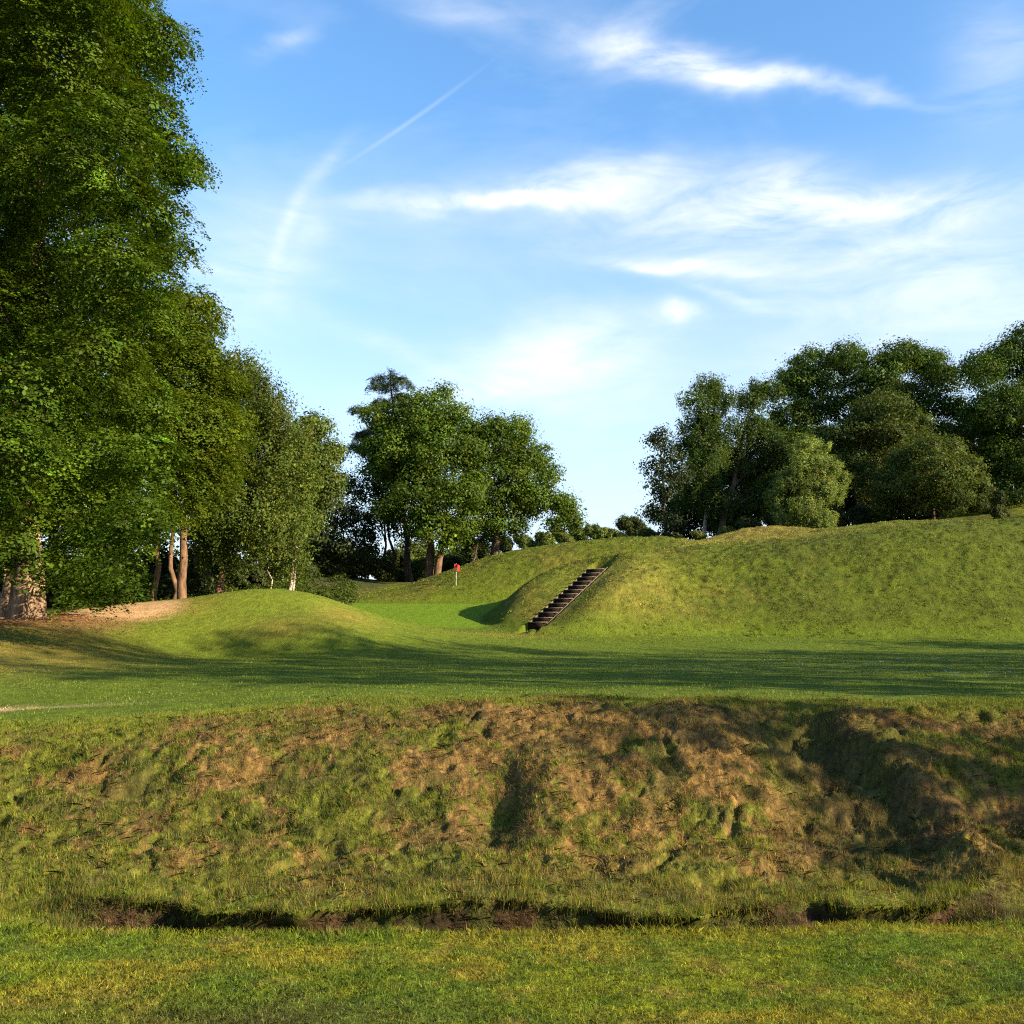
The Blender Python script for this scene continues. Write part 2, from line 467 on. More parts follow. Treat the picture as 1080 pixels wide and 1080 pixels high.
    for cx, cy, rx, ry, a in ((-6.2, 35.6, 1.1, 1.8, .45), (-12.9, 35.6, 1.6, 1.5, .5), (-3.0, 41.0, 2.6, 1.3, .6), (-8.0, 33.0, 1.6, 1.0, .35),
                              (-13, 24, 3.5, 5.0, .55), (-0.5, 42.0, 2.0, 1.0, .4), (16.5, 61, 3.2, 2.6, .45)):
        c = lerp3(c, (0.20, 0.135, 0.035), np.clip(a * gau(x, y, cx, cy, rx, ry) * (0.5 + nB), 0, 1))
    # putting green
    gr = sm(44.6, 45.6, y) * (1 - sm(55.6, 56.4, y)) * sm(-9.5, -7.5, x + 0.25 * (y - 50)) * (1 - sm(-0.4, 0.2, dA)) * (x < 3)
    c = lerp3(c, (0.088, 0.150, 0.008), gr * (0.7 + 0.25 * nC))
    # earth under the beeches, path scar
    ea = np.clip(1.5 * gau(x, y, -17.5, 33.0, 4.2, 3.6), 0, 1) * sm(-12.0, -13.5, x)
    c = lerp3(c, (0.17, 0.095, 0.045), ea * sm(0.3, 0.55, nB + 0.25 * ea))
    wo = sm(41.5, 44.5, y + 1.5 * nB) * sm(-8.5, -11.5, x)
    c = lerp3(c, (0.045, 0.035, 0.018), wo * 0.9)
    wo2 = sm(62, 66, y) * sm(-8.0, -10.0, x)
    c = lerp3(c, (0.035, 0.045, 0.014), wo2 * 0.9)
    sc = np.clip(1.5 * gau(x, y, -8.9, 14.55, 1.9, 0.35, 0.12), 0, 1)
    c = lerp3(c, (0.30, 0.21, 0.12), sc * sm(0.35, 0.55, nB + 0.2 * sc))
    sa = np.clip(3.2 * gau(x, y, -14.6, 35.9, 2.2, 3.0, 0.5) - 0.9, 0, 1)
    c = lerp3(c, (0.40, 0.255, 0.135), sa * (0.75 + 0.5 * (nC - 0.3)).clip(0, 1))
    # small scale patchiness of live and dead tufts
    nE = fbm(x * 17, y * 17, 117, 2) - 0.5
    nF = fbm(x * 34 + 5, y * 30, 119, 2) - 0.5
    nG = fbm(x * 4.5, y * 4.5, 121, 3, 0.6) - 0.5
    f = np.exp(bank * (1.3 * nE + 1.2 * nF - 0.10) + (t < 0.02) * (0.9 * nE + 0.7 * nF) + lane * (1 - bank) * (1 - gr) * (0.4 + 0.4 * mo) * nG)
    c = c * f[:, None]
    return np.clip(c, 0.004, 0.5)


def grid_axes():
    ys = []
    y = -14.0
    while y < 1000:
        ys.append(y)
        if y < 4.6: s = max(0.05, (4.6 - y) * 0.12)
        elif y < 6.9: s = 0.035
        elif y < 8.0: s = 0.011
        elif y < 12.0: s = 0.026
        elif y < 40: s = 0.05 + (y - 12) * 0.005
        elif y < 58: s = 0.13
        elif y < 80: s = 0.26
        else: s = 0.4 + (y - 80) * 0.08
        y += s
    u = np.concatenate([-(1 + np.linspace(1, 0, 60, endpoint=False) ** 1.6), np.linspace(-1, 1, 600), 1 + np.linspace(0, 1, 61)[1:] ** 1.6])
    return np.array(ys), u


ys, us = grid_axes()
S = 0.60 * (np.maximum(ys, 0) + 2.2)
au = np.abs(us)
X = np.sign(us)[None, :] * np.where(au[None, :] <= 1, au[None, :] * S[:, None], S[:, None] + (au[None, :] - 1) * (45 + 1.2 * np.maximum(ys, 0))[:, None])
Y = np.repeat(ys[:, None], len(us), 1)
gx, gy = X.ravel(), Y.ravel()
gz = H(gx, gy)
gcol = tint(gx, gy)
# thatch and earth under the blades, darkened to paint the shade between them
gt = gy - ditch_edge(gx)
gcol = lerp3(gcol, (0.055, 0.042, 0.018), 0.4 * sm(0.5, 0.8, gt) * (1 - sm(4.3, 5.2, gt)) + 0.12 * (gt < 0))
gsh = np.where((gy > 6.8) & (gy < 8.6), shift(gx, gy), 0.0)
nr, nc = X.shape
idx = np.arange(nr * nc).reshape(nr, nc)
quads = np.stack([idx[:-1, :-1], idx[:-1, 1:], idx[1:, 1:], idx[1:, :-1]], -1).reshape(-1, 4)
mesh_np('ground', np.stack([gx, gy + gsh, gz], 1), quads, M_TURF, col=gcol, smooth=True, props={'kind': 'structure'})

# ------------------------------------------------------------------ grass blades


def blades(name, x, y, length, width, lean, col, rng, props, bend=True, near=False):
    n = len(x)
    z = H(x, y)
    a = rng.uniform(0, 2 * math.pi, n)           # facing
    la = rng.uniform(0, 2 * math.pi, n)          # lean direction
    lx, ly = np.cos(la) * lean, np.sin(la) * lean
    uz = np.sqrt(np.clip(1 - lean ** 2, 0.02, 1))
    wx, wy = np.cos(a) * width / 2, np.sin(a) * width / 2
    if near: y = y + shift(x, y)
    b = np.stack([x, y, z - 0.006], 1)
    d = np.stack([lx, ly, uz], 1) * length[:, None]
    w = np.stack([wx, wy, 0 * wx], 1)
    if bend:
        mid = b + d * 0.55
        tip = b + np.stack([lx * 1.5, ly * 1.5, uz * 0.82], 1) * length[:, None]
        v = np.stack([b - w, b + w, mid + w * 0.7, tip, mid - w * 0.7], 1).reshape(-1, 3)
        k = 5
    else:
        v = np.stack([b - w, b + w, b + d], 1).reshape(-1, 3)
        k = 3
    f = np.arange(n * k).reshape(n, k)
    return mesh_np(name, v, f, M_BLADE, col=np.repeat(col, k, 0), props=props)


def vary(c, rng, amt=0.3, hue=0.15):
    n = len(c)
    f = np.exp(rng.normal(0, amt, n))
    c = c * f[:, None]
    h = rng.normal(0, hue, n)
    c = c * np.stack([np.exp(h), np.ones(n), np.exp(-0.3 * h)], 1)
    return np.clip(c, 0.003, 0.6)


GRASS = 1.0
rg = np.random.default_rng(11)
# lawn this side of the ditch
n = int(230000 * GRASS)
y = rg.uniform(4.6, 7.3, n)
x = rg.uniform(-1, 1, n) * (0.62 * y + 0.7)
k = y < ditch_edge(x) + 0.03
x, y = x[k], y[k]
edge = np.clip(1 - (ditch_edge(x) - y) / 0.25, 0, 1)
L = rg.uniform(0.018, 0.045, len(x)) * (1 + 0.9 * edge) * (0.7 + 0.6 * fbm(x * 2, y * 2, 201, 2))
blades('lawn_grass', x, y, L, rg.uniform(0.0016, 0.0034, len(x)), rg.uniform(0.1, 0.75, len(x)), vary(tint(x, y) * 1.35, rg, 0.3), rg, {'kind': 'stuff'})
# bank
n = int(900000 * GRASS)
y = rg.uniform(7.0, 12.4, n)
x = rg.uniform(-1, 1, n) * (0.62 * y + 0.7)
t = y - ditch_edge(x)
cl = fbm(x * 6, y * 6, 203, 3)
_wt, _ww, _on = ditch_wall(x)
keep = (t > np.where((x < -3.0) | (x > 3.2), 0.02, _wt - 0.05)) & (rg.uniform(0, 1, n) < 0.25 + 1.3 * sm(0.36, 0.62, cl))
x, y, t, cl = x[keep], y[keep], t[keep], cl[keep]
c = tint(x, y)
dry = sm(0.9, 1.7, c[:, 0] / c[:, 1])
pick = rg.uniform(0, 1, len(x))
c = lerp3(c, (0.20, 0.115, 0.040), (pick < 0.12) * 0.8)
c = lerp3(c, (0.07, 0.105, 0.007), (pick > 0.86) * 0.8)
c = lerp3(c, (0.035, 0.038, 0.010), ((pick > 0.66) & (pick < 0.76)) * 0.7)
L = rg.uniform(0.02, 0.06, len(x)) * (0.6 + 0.9 * cl) * (1 + 0.35 * (t < 1.0))
lean = np.where(rg.uniform(0, 1, len(x)) < 0.3 + 0.5 * dry, rg.uniform(0.75, 0.97, len(x)), rg.uniform(0.1, 0.7, len(x)))
blades('bank_grass', x, y, L, rg.uniform(0.0024, 0.0052, len(x)), lean, vary(c * 1.25, rg, 0.36, 0.16), rg, {'kind': 'stuff'}, bend=False, near=True)
# tussocks and loose straw on the bank
m = 1900
y0 = rg.uniform(7.6, 12.2, m); x0 = rg.uniform(-1, 1, m) * (0.62 * y0 + 0.5)
kk = (y0 - ditch_edge(x0) > 0.62) & (rg.uniform(0, 1, m) < 0.15 + 1.2 * sm(0.45, 0.62, fbm(x0 * 1.5, y0 * 1.5, 211, 3)))
x0, y0 = x0[kk], y0[kk]
m = len(x0); kb = 34
rad = rg.uniform(0.02, 0.065, m)
x = np.repeat(x0, kb) + rg.normal(0, 1, m * kb) * np.repeat(rad, kb); y = np.repeat(y0, kb) + rg.normal(0, 1, m * kb) * np.repeat(rad, kb)
c = lerp3(tint(x, y), (0.060, 0.090, 0.008), np.repeat((rg.uniform(0, 1, m) < 0.6) * 0.75, kb))
L = np.repeat(rg.uniform(0.05, 0.12, m), kb) * rg.uniform(0.5, 1.1, m * kb)
blades('bank_tussocks', x, y, L, rg.uniform(0.0024, 0.0046, m * kb), rg.uniform(0.15, 0.85, m * kb), vary(c * 1.25, rg, 0.3, 0.14), rg, {'kind': 'stuff'}, near=True)
n = 26000
y = rg.uniform(7.6, 12.6, n); x = rg.uniform(-1, 1, n) * (0.62 * y + 0.5)
kk = (y - ditch_edge(x) > 0.6) & (rg.uniform(0, 1, n) < 1.4 * sm(0.44, 0.6, fbm(x * 1.4, y * 1.8, 103, 4, 0.6)))
x, y = x[kk], y[kk]
blades('loose_straw', x, y, rg.uniform(0.05, 0.14, len(x)), rg.uniform(0.0018, 0.003, len(x)), rg.uniform(0.9, 0.985, len(x)), vary(np.tile([0.21, 0.13, 0.055], (len(x), 1)), rg, 0.3, 0.1), rg, {'kind': 'stuff'}, near=True)
# dead leaves, roots and thin grass on the ditch sides
n = 22000
x = rg.uniform(-4.4, 4.4, n); wt, ww, on = ditch_wall(x)
y = ditch_edge(x) + rg.uniform(0.03, 1.0, n) * (wt + ww)
kk = (on > 0.1) & (rg.uniform(0, 1, n) < 0.1 + 1.2 * sm(0.42, 0.6, fbm(x * 4, y * 6, 213, 3)))
x, y = x[kk], y[kk]
c = vary(np.tile([0.085, 0.050, 0.022], (len(x), 1)), rg, 0.45, 0.15)
c = np.where((rg.uniform(0, 1, len(x)) < 0.35)[:, None], vary(np.tile([0.05, 0.07, 0.010], (len(x), 1)), rg, 0.3), c)
blades('ditch_litter', x, y, rg.uniform(0.02, 0.075, len(x)), rg.uniform(0.003, 0.012, len(x)), rg.uniform(0.3, 0.97, len(x)), c, rg, {'kind': 'stuff'}, near=True)
# long grass hanging over the ditch from the turf lip, and roots
n = 11000
x = rg.uniform(-4.4, 4.6, n)
wt, ww, on = ditch_wall(x)
y = ditch_edge(x) + wt + ww * rg.uniform(0.7, 1.0, n) + rg.uniform(0, 0.10, n)
keep = (rg.uniform(0, 1, n) < 0.15 + 1.1 * sm(0.42, 0.62, fbm(x * 5, x * 0 + 4.4, 209, 2))) & (on > 0.3)
x, y = x[keep], y[keep]
n = len(x)
z = H(x, y); y = y + shift(x, y)
L = rg.uniform(0.025, 0.075, n)
wv = rg.uniform(0.002, 0.004, n) / 2
a = rg.normal(0, 0.5, n)
fw = rg.uniform(0.35, 0.75, n)
b = np.stack([x, y, z - 0.01], 1)
mid = b + np.stack([np.sin(a) * L * 0.3, -fw * L * 0.55, L * rg.uniform(0.05, 0.5, n)], 1)
tip = b + np.stack([np.sin(a) * L * 0.6, -fw * L * 1.0, -L * rg.uniform(-0.25, 0.75, n)], 1)
w = np.stack([wv, 0 * wv, 0 * wv], 1)
v = np.stack([b - w, b + w, mid + w, tip, mid - w], 1).reshape(-1, 3)
col = vary(tint(x, y + 0.3) * 1.2, rg, 0.35, 0.2)
mesh_np('overhanging_grass', v, np.arange(n * 5).reshape(n, 5), M_BLADE, col=np.repeat(col, 5, 0), props={'kind': 'stuff'})
# lane and mounds: short tufts, as many per metre as a mown slope shows
n = int(420000 * GRASS)
y = 11.0 * (68.0 / 11.0) ** rg.uniform(0, 1, n)
y = np.where(rg.uniform(0, 1, n) < 0.62, rg.uniform(40, 66, n), y)
x = rg.uniform(-1, 1, n) * (0.58 * y + 1.0)
ux, uy = x - STAIR_B[0], y - STAIR_B[1]
aa = ux * SDIR[0] + uy * SDIR[1]; bb = ux * SNRM[0] + uy * SNRM[1]
cl = fbm(x * 1.6, y * 1.6, 205, 3)
gr = (y > 44.6) & (y < 56.2) & (x < 0.5) & (x > -9)
sand = gau(x, y, -14.8, 36.3, 2.1, 2.6, 0.5) > 0.30
keep = ~((np.abs(bb) < STAIR_W / 2 + 0.12) & (aa > -0.3) & (aa < SLEN + 0.3)) & ~gr & ~sand & (rg.uniform(0, 1, n) < 0.3 + 1.4 * sm(0.4, 0.65, cl))
x, y, cl = x[keep], y[keep], cl[keep]
onm = sm(0.3, 2.0, sdf_poly(x, y, A_FOOT)) + sm(56.3, 58, y) * (x > -11)
L = rg.uniform(0.02, 0.05, len(x)) * (1 + 0.5 * np.clip(onm, 0, 1)) * (0.6 + 0.8 * cl)
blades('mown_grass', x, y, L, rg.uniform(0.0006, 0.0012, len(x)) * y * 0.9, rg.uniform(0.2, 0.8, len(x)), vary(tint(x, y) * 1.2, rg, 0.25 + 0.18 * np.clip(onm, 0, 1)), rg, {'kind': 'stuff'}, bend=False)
# rougher tufts on the steep sides of the mounds
m = 5200
y0 = rg.uniform(42, 64, m); x0 = rg.uniform(-0.2, 1, m) * (0.58 * y0)
sdv = sdf_poly(x0, y0, A_FOOT)
a0 = (x0 - STAIR_B[0]) * SDIR[0] + (y0 - STAIR_B[1]) * SDIR[1]; b0 = (x0 - STAIR_B[0]) * SNRM[0] + (y0 - STAIR_B[1]) * SNRM[1]
kk = (((sdv > 0.0) & (sdv < 9.5)) | ((y0 > 56.8) & (x0 > -10) & (y0 < 63) & (sdv < 0))) & ~((np.abs(b0) < 1.0) & (a0 > -0.6) & (a0 < SLEN + 0.6)) & (rg.uniform(0, 1, m) < 0.2 + sm(0.42, 0.62, fbm(x0 * 0.7, y0 * 0.7, 215, 3)))
x0, y0 = x0[kk], y0[kk]; m = len(x0); kb = 14
x = np.repeat(x0, kb) + rg.normal(0, 0.07, m * kb); y = np.repeat(y0, kb) + rg.normal(0, 0.07, m * kb)
c = tint(x, y) * np.repeat(np.exp(rg.normal(-0.12, 0.35, m)), kb)[:, None]
blades('mound_tufts', x, y, rg.uniform(0.05, 0.13, m * kb), rg.uniform(0.02, 0.035, m * kb), rg.uniform(0.2, 0.8, m * kb), vary(c, rg, 0.2), rg, {'kind': 'stuff'}, bend=False)
n = 9000
x = rg.normal(-16.5, 2.6, n); y = rg.normal(32.8, 2.6, n)
kk = (x < -11.5) & (gau(x, y, -14.8, 36.3, 2.1, 2.6, 0.5) < 0.35)
x, y = x[kk], y[kk]
blades('leaf_litter', x, y, rg.uniform(0.05, 0.10, len(x)), rg.uniform(0.03, 0.06, len(x)), rg.uniform(0.8, 0.98, len(x)), vary(np.tile([0.16, 0.082, 0.034], (len(x), 1)), rg, 0.4, 0.15), rg, {'kind': 'stuff'}, bend=False)
# daisies on the lane
n = 1500
pxs = rg.uniform(380, 1120, n); ds = rg.uniform(20, 41, n)
x = (pxs - 540) / 1000 * ds; y = ds
keep = (fbm(x * 0.5, y * 0.25, 207, 3) > 0.5 + 0.05 * (x < 0)) | (rg.uniform(0, 1, n) < 0.1)
x, y = x[keep], y[keep]
z = H(x, y) + 0.035
r = rg.uniform(0.008, 0.017, len(x))
ring = [(math.cos(a) * 1.0, math.sin(a) * 1.0) for a in np.linspace(0, 2 * math.pi, 6, endpoint=False)]
v = np.stack([np.stack([x + r * cx, y + r * cy, z + r * 0.5 * cx], 1) for cx, cy in ring], 1).reshape(-1, 3)
mesh_np('daisies', v, np.arange(len(v)).reshape(-1, 6), M_DAISY, props={'kind': 'stuff'})


# ------------------------------------------------------------------ steps and flag
st = thing('timber_steps', 'straight flight of dark timber steps cut into the grassy mound', 'steps', tuple(STAIR_B))
NS = 13
ax = ((SNRM[0], SNRM[1], 0), (SDIR[0], SDIR[1], 0), (0, 0, 1))
rise = (STAIR_T[2] - STAIR_B[2]) / NS
run = SLEN / NS
for i in range(NS):
    ctr = STAIR_B[:2] + SDIR * (run * i)
    z0 = STAIR_B[2] + rise * i
    jit = random.Random(i).uniform(-0.012, 0.012)
    mb = MB(); mb.box((ctr[0] + SDIR[0] * 0.06, ctr[1] + SDIR[1] * 0.06, z0 + rise / 2 - 0.05), (STAIR_W - 0.14, 0.06, rise + 0.06), ax)
    mb.build('riser', M_RISER, st, STAIR_B)
    mb = MB(); mb.box((ctr[0] + SDIR[0] * (run / 2 - 0.01), ctr[1] + SDIR[1] * (run / 2 - 0.01), z0 + rise - 0.0 + jit), (STAIR_W - 0.13, run + 0.04, 0.042), ax)
    mb.build('tread', M_TREAD, st, STAIR_B)
sl = math.hypot(SLEN, STAIR_T[2] - STAIR_B[2])
dirv = (SDIR[0] * SLEN / sl, SDIR[1] * SLEN / sl, (STAIR_T[2] - STAIR_B[2]) / sl)
upv = (-dirv[2] * SDIR[0], -dirv[2] * SDIR[1], SLEN / sl)
for s in (-1, 1):
    c = (STAIR_B + STAIR_T) / 2
    mb = MB()
    mb.box((c[0] + SNRM[0] * s * (STAIR_W / 2 - 0.03), c[1] + SNRM[1] * s * (STAIR_W / 2 - 0.03), c[2] + 0.06), (0.05, sl - 0.12, 0.20), (ax[0], dirv, upv))
    mb.build('stringer', M_TREAD, st, STAIR_B)


def tube(path, rad, k=10, flute=None, seed=0):
    path = np.array(path, float); rad = np.array(rad, float)
    n = len(path)
    v, f = [], []
    tan = np.gradient(path, axis=0)
    tan /= np.linalg.norm(tan, axis=1)[:, None]
    ref = np.array([1.0, 0.1, 0.0])
    for i in range(n):
        a = np.cross(tan[i], ref); 
        if np.linalg.norm(a) < 1e-3: a = np.cross(tan[i], (0, 1, 0))
        a /= np.linalg.norm(a); b = np.cross(tan[i], a)
        for j in range(k):
            th = 2 * math.pi * j / k
            r = rad[i]
            if flute is not None:
                r = r * (1 + flute[0] * math.sin(flute[1] * th + seed + 0.4 * i) + 0.5 * flute[0] * math.sin((flute[1] * 2 + 1) * th + 2 * seed))
            v.append(path[i] + r * (math.cos(th) * a + math.sin(th) * b))
    for i in range(n - 1):
        for j in range(k):
            f.append((i * k + j, i * k + (j + 1) % k, (i + 1) * k + (j + 1) % k, (i + 1) * k + j))
    return np.array(v), np.array(f)


fx, fy, _ = P(481, 622, 58.2)
fz = float(H(np.array([fx]), np.array([fy]))[0])
fl = thing('golf_flag', 'small red flag on a slim pale pole in front of the back mound', 'flag', (fx, fy, fz))
top = P(481, 594.5, 58.2)[2] - fz
v, f = tube([(0, 0, -0.05), (0, 0, top * 0.5), (0, 0, top)], [0.018, 0.017, 0.016], 10)
mesh_np('pole', v, f, M_POLE, fl, smooth=True)
for i in range(2):
    v, f = tube([(0, 0, top * (0.22 + 0.25 * i)), (0, 0, top * (0.30 + 0.25 * i))], [0.021, 0.021], 10)
    mesh_np('band', v, f, M_BAND, fl, smooth=True)
# cloth hanging half limp beside the pole
nu, nv = 14, 14
vv = []
for side in (0, 1):
    for i in range(nu + 1):
        for j in range(nv + 1):
            u, w = i / nu, j / nv
            xx = -0.10 + 0.31 * u
            zz = top - 0.02 - 0.44 * w * (1 - 0.15 * u) - 0.10 * u * u
            yy = -0.06 + 0.05 * math.sin(u * 7 + w * 1.5) + side * 0.006
            vv.append((xx, yy, zz))
ff = []
m1 = (nu + 1) * (nv + 1)
for i in range(nu):
    for j in range(nv):
        a = i * (nv + 1) + j
        ff.append((a, a + 1, a + nv + 2, a + nv + 1)); ff.append((m1 + a, m1 + a + nv + 1, m1 + a + nv + 2, m1 + a + 1))
clo = mesh_np('flag_cloth', np.array(vv), np.array(ff), M_FLAG, fl, smooth=True)
vv = []
for i in range(9):
    for j in range(9):
        u, w = 0.06 + 0.40 * i / 8, 0.50 + 0.48 * j / 8
        vv.append((-0.10 + 0.31 * u, -0.066 + 0.05 * math.sin(u * 7 + w * 1.5), top - 0.02 - 0.44 * w * (1 - 0.15 * u) - 0.10 * u * u))
ff = [(i * 9 + j, i * 9 + j + 1, i * 9 + j + 10, i * 9 + j + 9) for i in range(8) for j in range(8)]
mesh_np('flag_panel', np.array(vv), np.array(ff), M_PATCH, clo, smooth=True)

# ------------------------------------------------------------------ trees


def Lb(px, py, r, d):
    """leafy lobe seen at (px, py) with radius r (pixels), at ground distance d"""
    x, y, z = P(px, py, d)
    rr = r / FOC * math.hypot(x, y)
    return (x, y, z, rr)


def leaves(lobes, rng, clump_r, per, leaf_l, leaf_w, density, style, col, flat=0.8, outer=0.62, cvar=0.20, lvar=0.13, core=0.6):
    """leaf-sized faces in clumps on and in a set of lobes; returns verts, faces, colours"""
    B = np.array(lobes)
    area = B[:, 3] ** 2
    n = max(8, int(density * area.sum() / clump_r ** 2))
    bi = rng.choice(len(B), n, p=area / area.sum())
    u = rng.normal(size=(n, 3)); u /= np.linalg.norm(u, axis=1)[:, None]
    rad = outer + (1.05 - outer) * rng.uniform(0, 1, n) ** 0.7
    rad = np.where(rng.uniform(0, 1, n) < 0.03, rad * 1.1, rad)
    pos = B[bi, :3] + u * (B[bi, 3] * rad)[:, None] * np.array([1, 1, flat])
    keep = np.ones(n, bool)
    for j in range(len(B)):
        dd = np.linalg.norm((pos - B[j, :3]) / np.array([1, 1, flat]), axis=1) / B[j, 3]
        keep &= ~((dd < core) & (bi != j))
    pos, u, bi = pos[keep], u[keep], bi[keep]
    n = len(pos)
    lobe_f = np.exp(rng.normal(0, 0.10, len(B)))
    cf = np.exp(rng.normal(0, cvar, n)) * lobe_f[bi]
    hue = rng.normal(0, 0.09, n)
    cr = clump_r * np.exp(rng.normal(0, 0.3, n))
    m = n * per
    ci = np.repeat(np.arange(n), per)
    if style == 'spray':           # flat drooping fans of leaves
        outw = u * np.array([1, 1, 0.25]); outw /= np.linalg.norm(outw, axis=1)[:, None] + 1e-6
        nrm = np.array([0, 0, 1.0])[None, :] + 0.55 * outw + 0.24 * rng.normal(size=(n, 3))
        nrm /= np.linalg.norm(nrm, axis=1)[:, None]
        a = outw - nrm * (outw * nrm).sum(1)[:, None]; a /= np.linalg.norm(a, axis=1)[:, None] + 1e-6
        b = np.cross(nrm, a)
        s = rng.uniform(-0.5, 1.0, m); w = rng.normal(0, 0.38, m) * (1.1 - 0.6 * np.clip(s, 0, 1)); h = rng.normal(0, 0.045, m)
        off = (a[ci] * s[:, None] + b[ci] * w[:, None] + nrm[ci] * (h - 0.25 * np.clip(s, 0, 1) ** 2)[:, None]) * cr[ci][:, None]
        ln = nrm[ci] + 0.24 * rng.normal(size=(m, 3))
    elif style == 'weep':          # hanging strings
        s = rng.uniform(0, 1, m)
        off = np.stack([rng.normal(0, 0.22, m), rng.normal(0, 0.22, m), 0.5 - 1.6 * s], 1) * cr[ci][:, None]
        off[:, :2] += u[ci][:, :2] * (0.5 * (1 - s))[:, None] * cr[ci][:, None]
        ln = u[ci] * 0.7 + np.array([0, 0, 0.3]) + 0.5 * rng.normal(size=(m, 3))
    else:                          # rounded tufts
        q = rng.normal(size=(m, 3)); q /= np.linalg.norm(q, axis=1)[:, None]
        off = q * (rng.uniform(0, 1, m) ** 0.45 * cr[ci])[:, None] * np.array([1, 1, 0.72])
        ln = 0.75 * q + 0.45 * u[ci] + np.array([0, 0, 0.35]) + 0.36 * rng.normal(size=(m, 3))
    p = pos[ci] + off
    ln /= np.linalg.norm(ln, axis=1)[:, None] + 1e-9
    r = rng.normal(size=(m, 3)); a = r - ln * (r * ln).sum(1)[:, None]
    a /= np.linalg.norm(a, axis=1)[:, None] + 1e-9
    b = np.cross(ln, a)
    sz = np.exp(rng.normal(0, 0.22, m))
    la = a * (leaf_l * sz / 2)[:, None]; lb = b * (leaf_w * sz / 2)[:, None]
    v = np.stack([p - la, p + lb - 0.15 * la, p + la, p - lb - 0.15 * la], 1).reshape(-1, 3)
    f = np.arange(4 * m).reshape(m, 4)
    c = np.array(col)[None, :] * (cf[ci] * np.exp(rng.normal(0, lvar, m)))[:, None]
    hh = hue[ci] + rng.normal(0, 0.08, m)
    c = c * np.stack([np.exp(hh), np.ones(m), np.exp(-0.5 * hh)], 1)
    return v, f, np.repeat(np.clip(c, 0.004, 0.35), 4, 0)


def limb_path(a, b, rng, k=6, sag=0.15):
    a, b = np.array(a, float), np.array(b, float)
    t = np.linspace(0, 1, k)[:, None]
    p = a + (b - a) * t
    ln = np.linalg.norm(b - a)
    p[:, 2] += np.sin(t[:, 0] * math.pi) * ln * sag
    p[1:-1] += rng.normal(0, ln * 0.025, (k - 2, 3))
    return p


def tree(kind, label, px, py, d, r0, top, lobes, bark, leaf, group=None, limbs=8, seed=1, lean=0.0, trunks=None, flute=None, cat='tree', fork=0.35, snap=False, inner=1.0):
    """px, py, d: foot of the trunk; r0: trunk radius (m); top: (px, py, d) where the leader ends; lobes: world lobes"""
    rng = np.random.default_rng(seed)
    foot = np.array(P(px, py, d))
    zt = float(H(np.array([foot[0]]), np.array([foot[1]]), True)[0])
    dz = zt - foot[2]
    foot[2] = zt
    if snap and dz > 0:
        lobes = [(a, b, c + dz, r) for a, b, c, r in lobes]
        snap_z = dz
    else:
        snap_z = 0.0
    if abs(dz) > 0.8: print('FOOT', label, round(dz, 2))
    root = thing(kind, label, cat, tuple(foot), group)
    if snap and dz < -0.3:
        lobes = list(lobes)
        for _ in range(14):
            a, b, c, r = lobes[rng.integers(0, 7)]
            cc = zt + (c - zt) * rng.uniform(0.05, 0.9)
            lobes.append((a, b, cc, r))
    tp = np.array(P(*top)) + np.array([0, 0, snap_z])
    hgt = max(0.3, tp[2] - foot[2])
    vs, fs, nv = [], [], 0

    def add(v, f):
        nonlocal nv
        vs.append(v); fs.append(f + nv); nv += len(v)
    k = 12
    t = np.linspace(0, 1, k)
    path = foot + (tp - foot) * t[:, None]
    path[1:-1] += rng.normal(0, hgt * 0.008, (k - 2, 3)) * np.array([1, 1, 0])
    path[0, 2] -= 0.3
    rad = r0 * (1 - 0.86 * t) + r0 * (0.45 if r0 >= 0.5 else 0.22) * np.exp(-t * hgt / 0.6)
    add(*tube(path, rad, 14 if r0 < 0.5 else 40, flute, seed))
    for (qx, qy, qd, rr, ex, ey) in (trunks or []):
        q0 = np.array(P(qx, qy, qd)); q0[2] = float(H(np.array([q0[0]]), np.array([q0[1]]))[0]) - 0.2
        q1 = np.array(P(ex, ey, qd))
        pth = limb_path(q0, q1, rng, 8, 0.0)
        add(*tube(pth, np.linspace(rr * 1.15, rr * 0.45, 8), 10))
    B = np.array(lobes)
    order = np.argsort(-B[:, 3])[:limbs]
    for j in order:
        c = B[j, :3]
        f0 = np.clip((c[2] - foot[2]) / hgt * 0.62, fork * 0.6, 0.9)
        s0 = foot + (tp - foot) * f0
        i0 = r0 * (1 - 0.86 * f0) * 0.55
        pth = limb_path(s0, c, rng, 7, 0.06)
        add(*tube(pth, np.linspace(i0, max(0.018, i0 * 0.18), 7), 8))
        for _ in range(3):
            e = c + rng.normal(0, 0.5, 3) * B[j, 3]
            b0 = pth[rng.integers(3, 6)]
            add(*tube(limb_path(b0, e, rng, 5, 0.05), np.linspace(i0 * 0.35, 0.012, 5), 5))
    mesh_np('trunk', np.concatenate(vs) - foot, np.concatenate(fs), bark, root, smooth=True)
    v, f, c = leaves(lobes, rng, **leaf)
    if inner:                       # the leafage inside the lobes, coarser
        sp_ = dict(leaf)
        sp_.update(leaf_l=leaf['leaf_l'] * 1.4, leaf_w=leaf['leaf_w'] * 1.45, density=leaf['density'] * 0.42 * inner, per=max(10, leaf['per'] // 2), core=0.25, outer=0.3, style='ball')
        v2, f2, c2 = leaves([(a, b, z, r * 0.8) for a, b, z, r in lobes], rng, **sp_)
        f = np.concatenate([f, f2 + len(v)]); v = np.concatenate([v, v2]); c = np.concatenate([c, c2])
    mesh_np('crown', v - foot, f, leaf_mat, root, col=c)
    return root


leaf_mat = M_LEAF
LS = 0.95  # leaf size factor
LF = 4.4   # leaf count factor


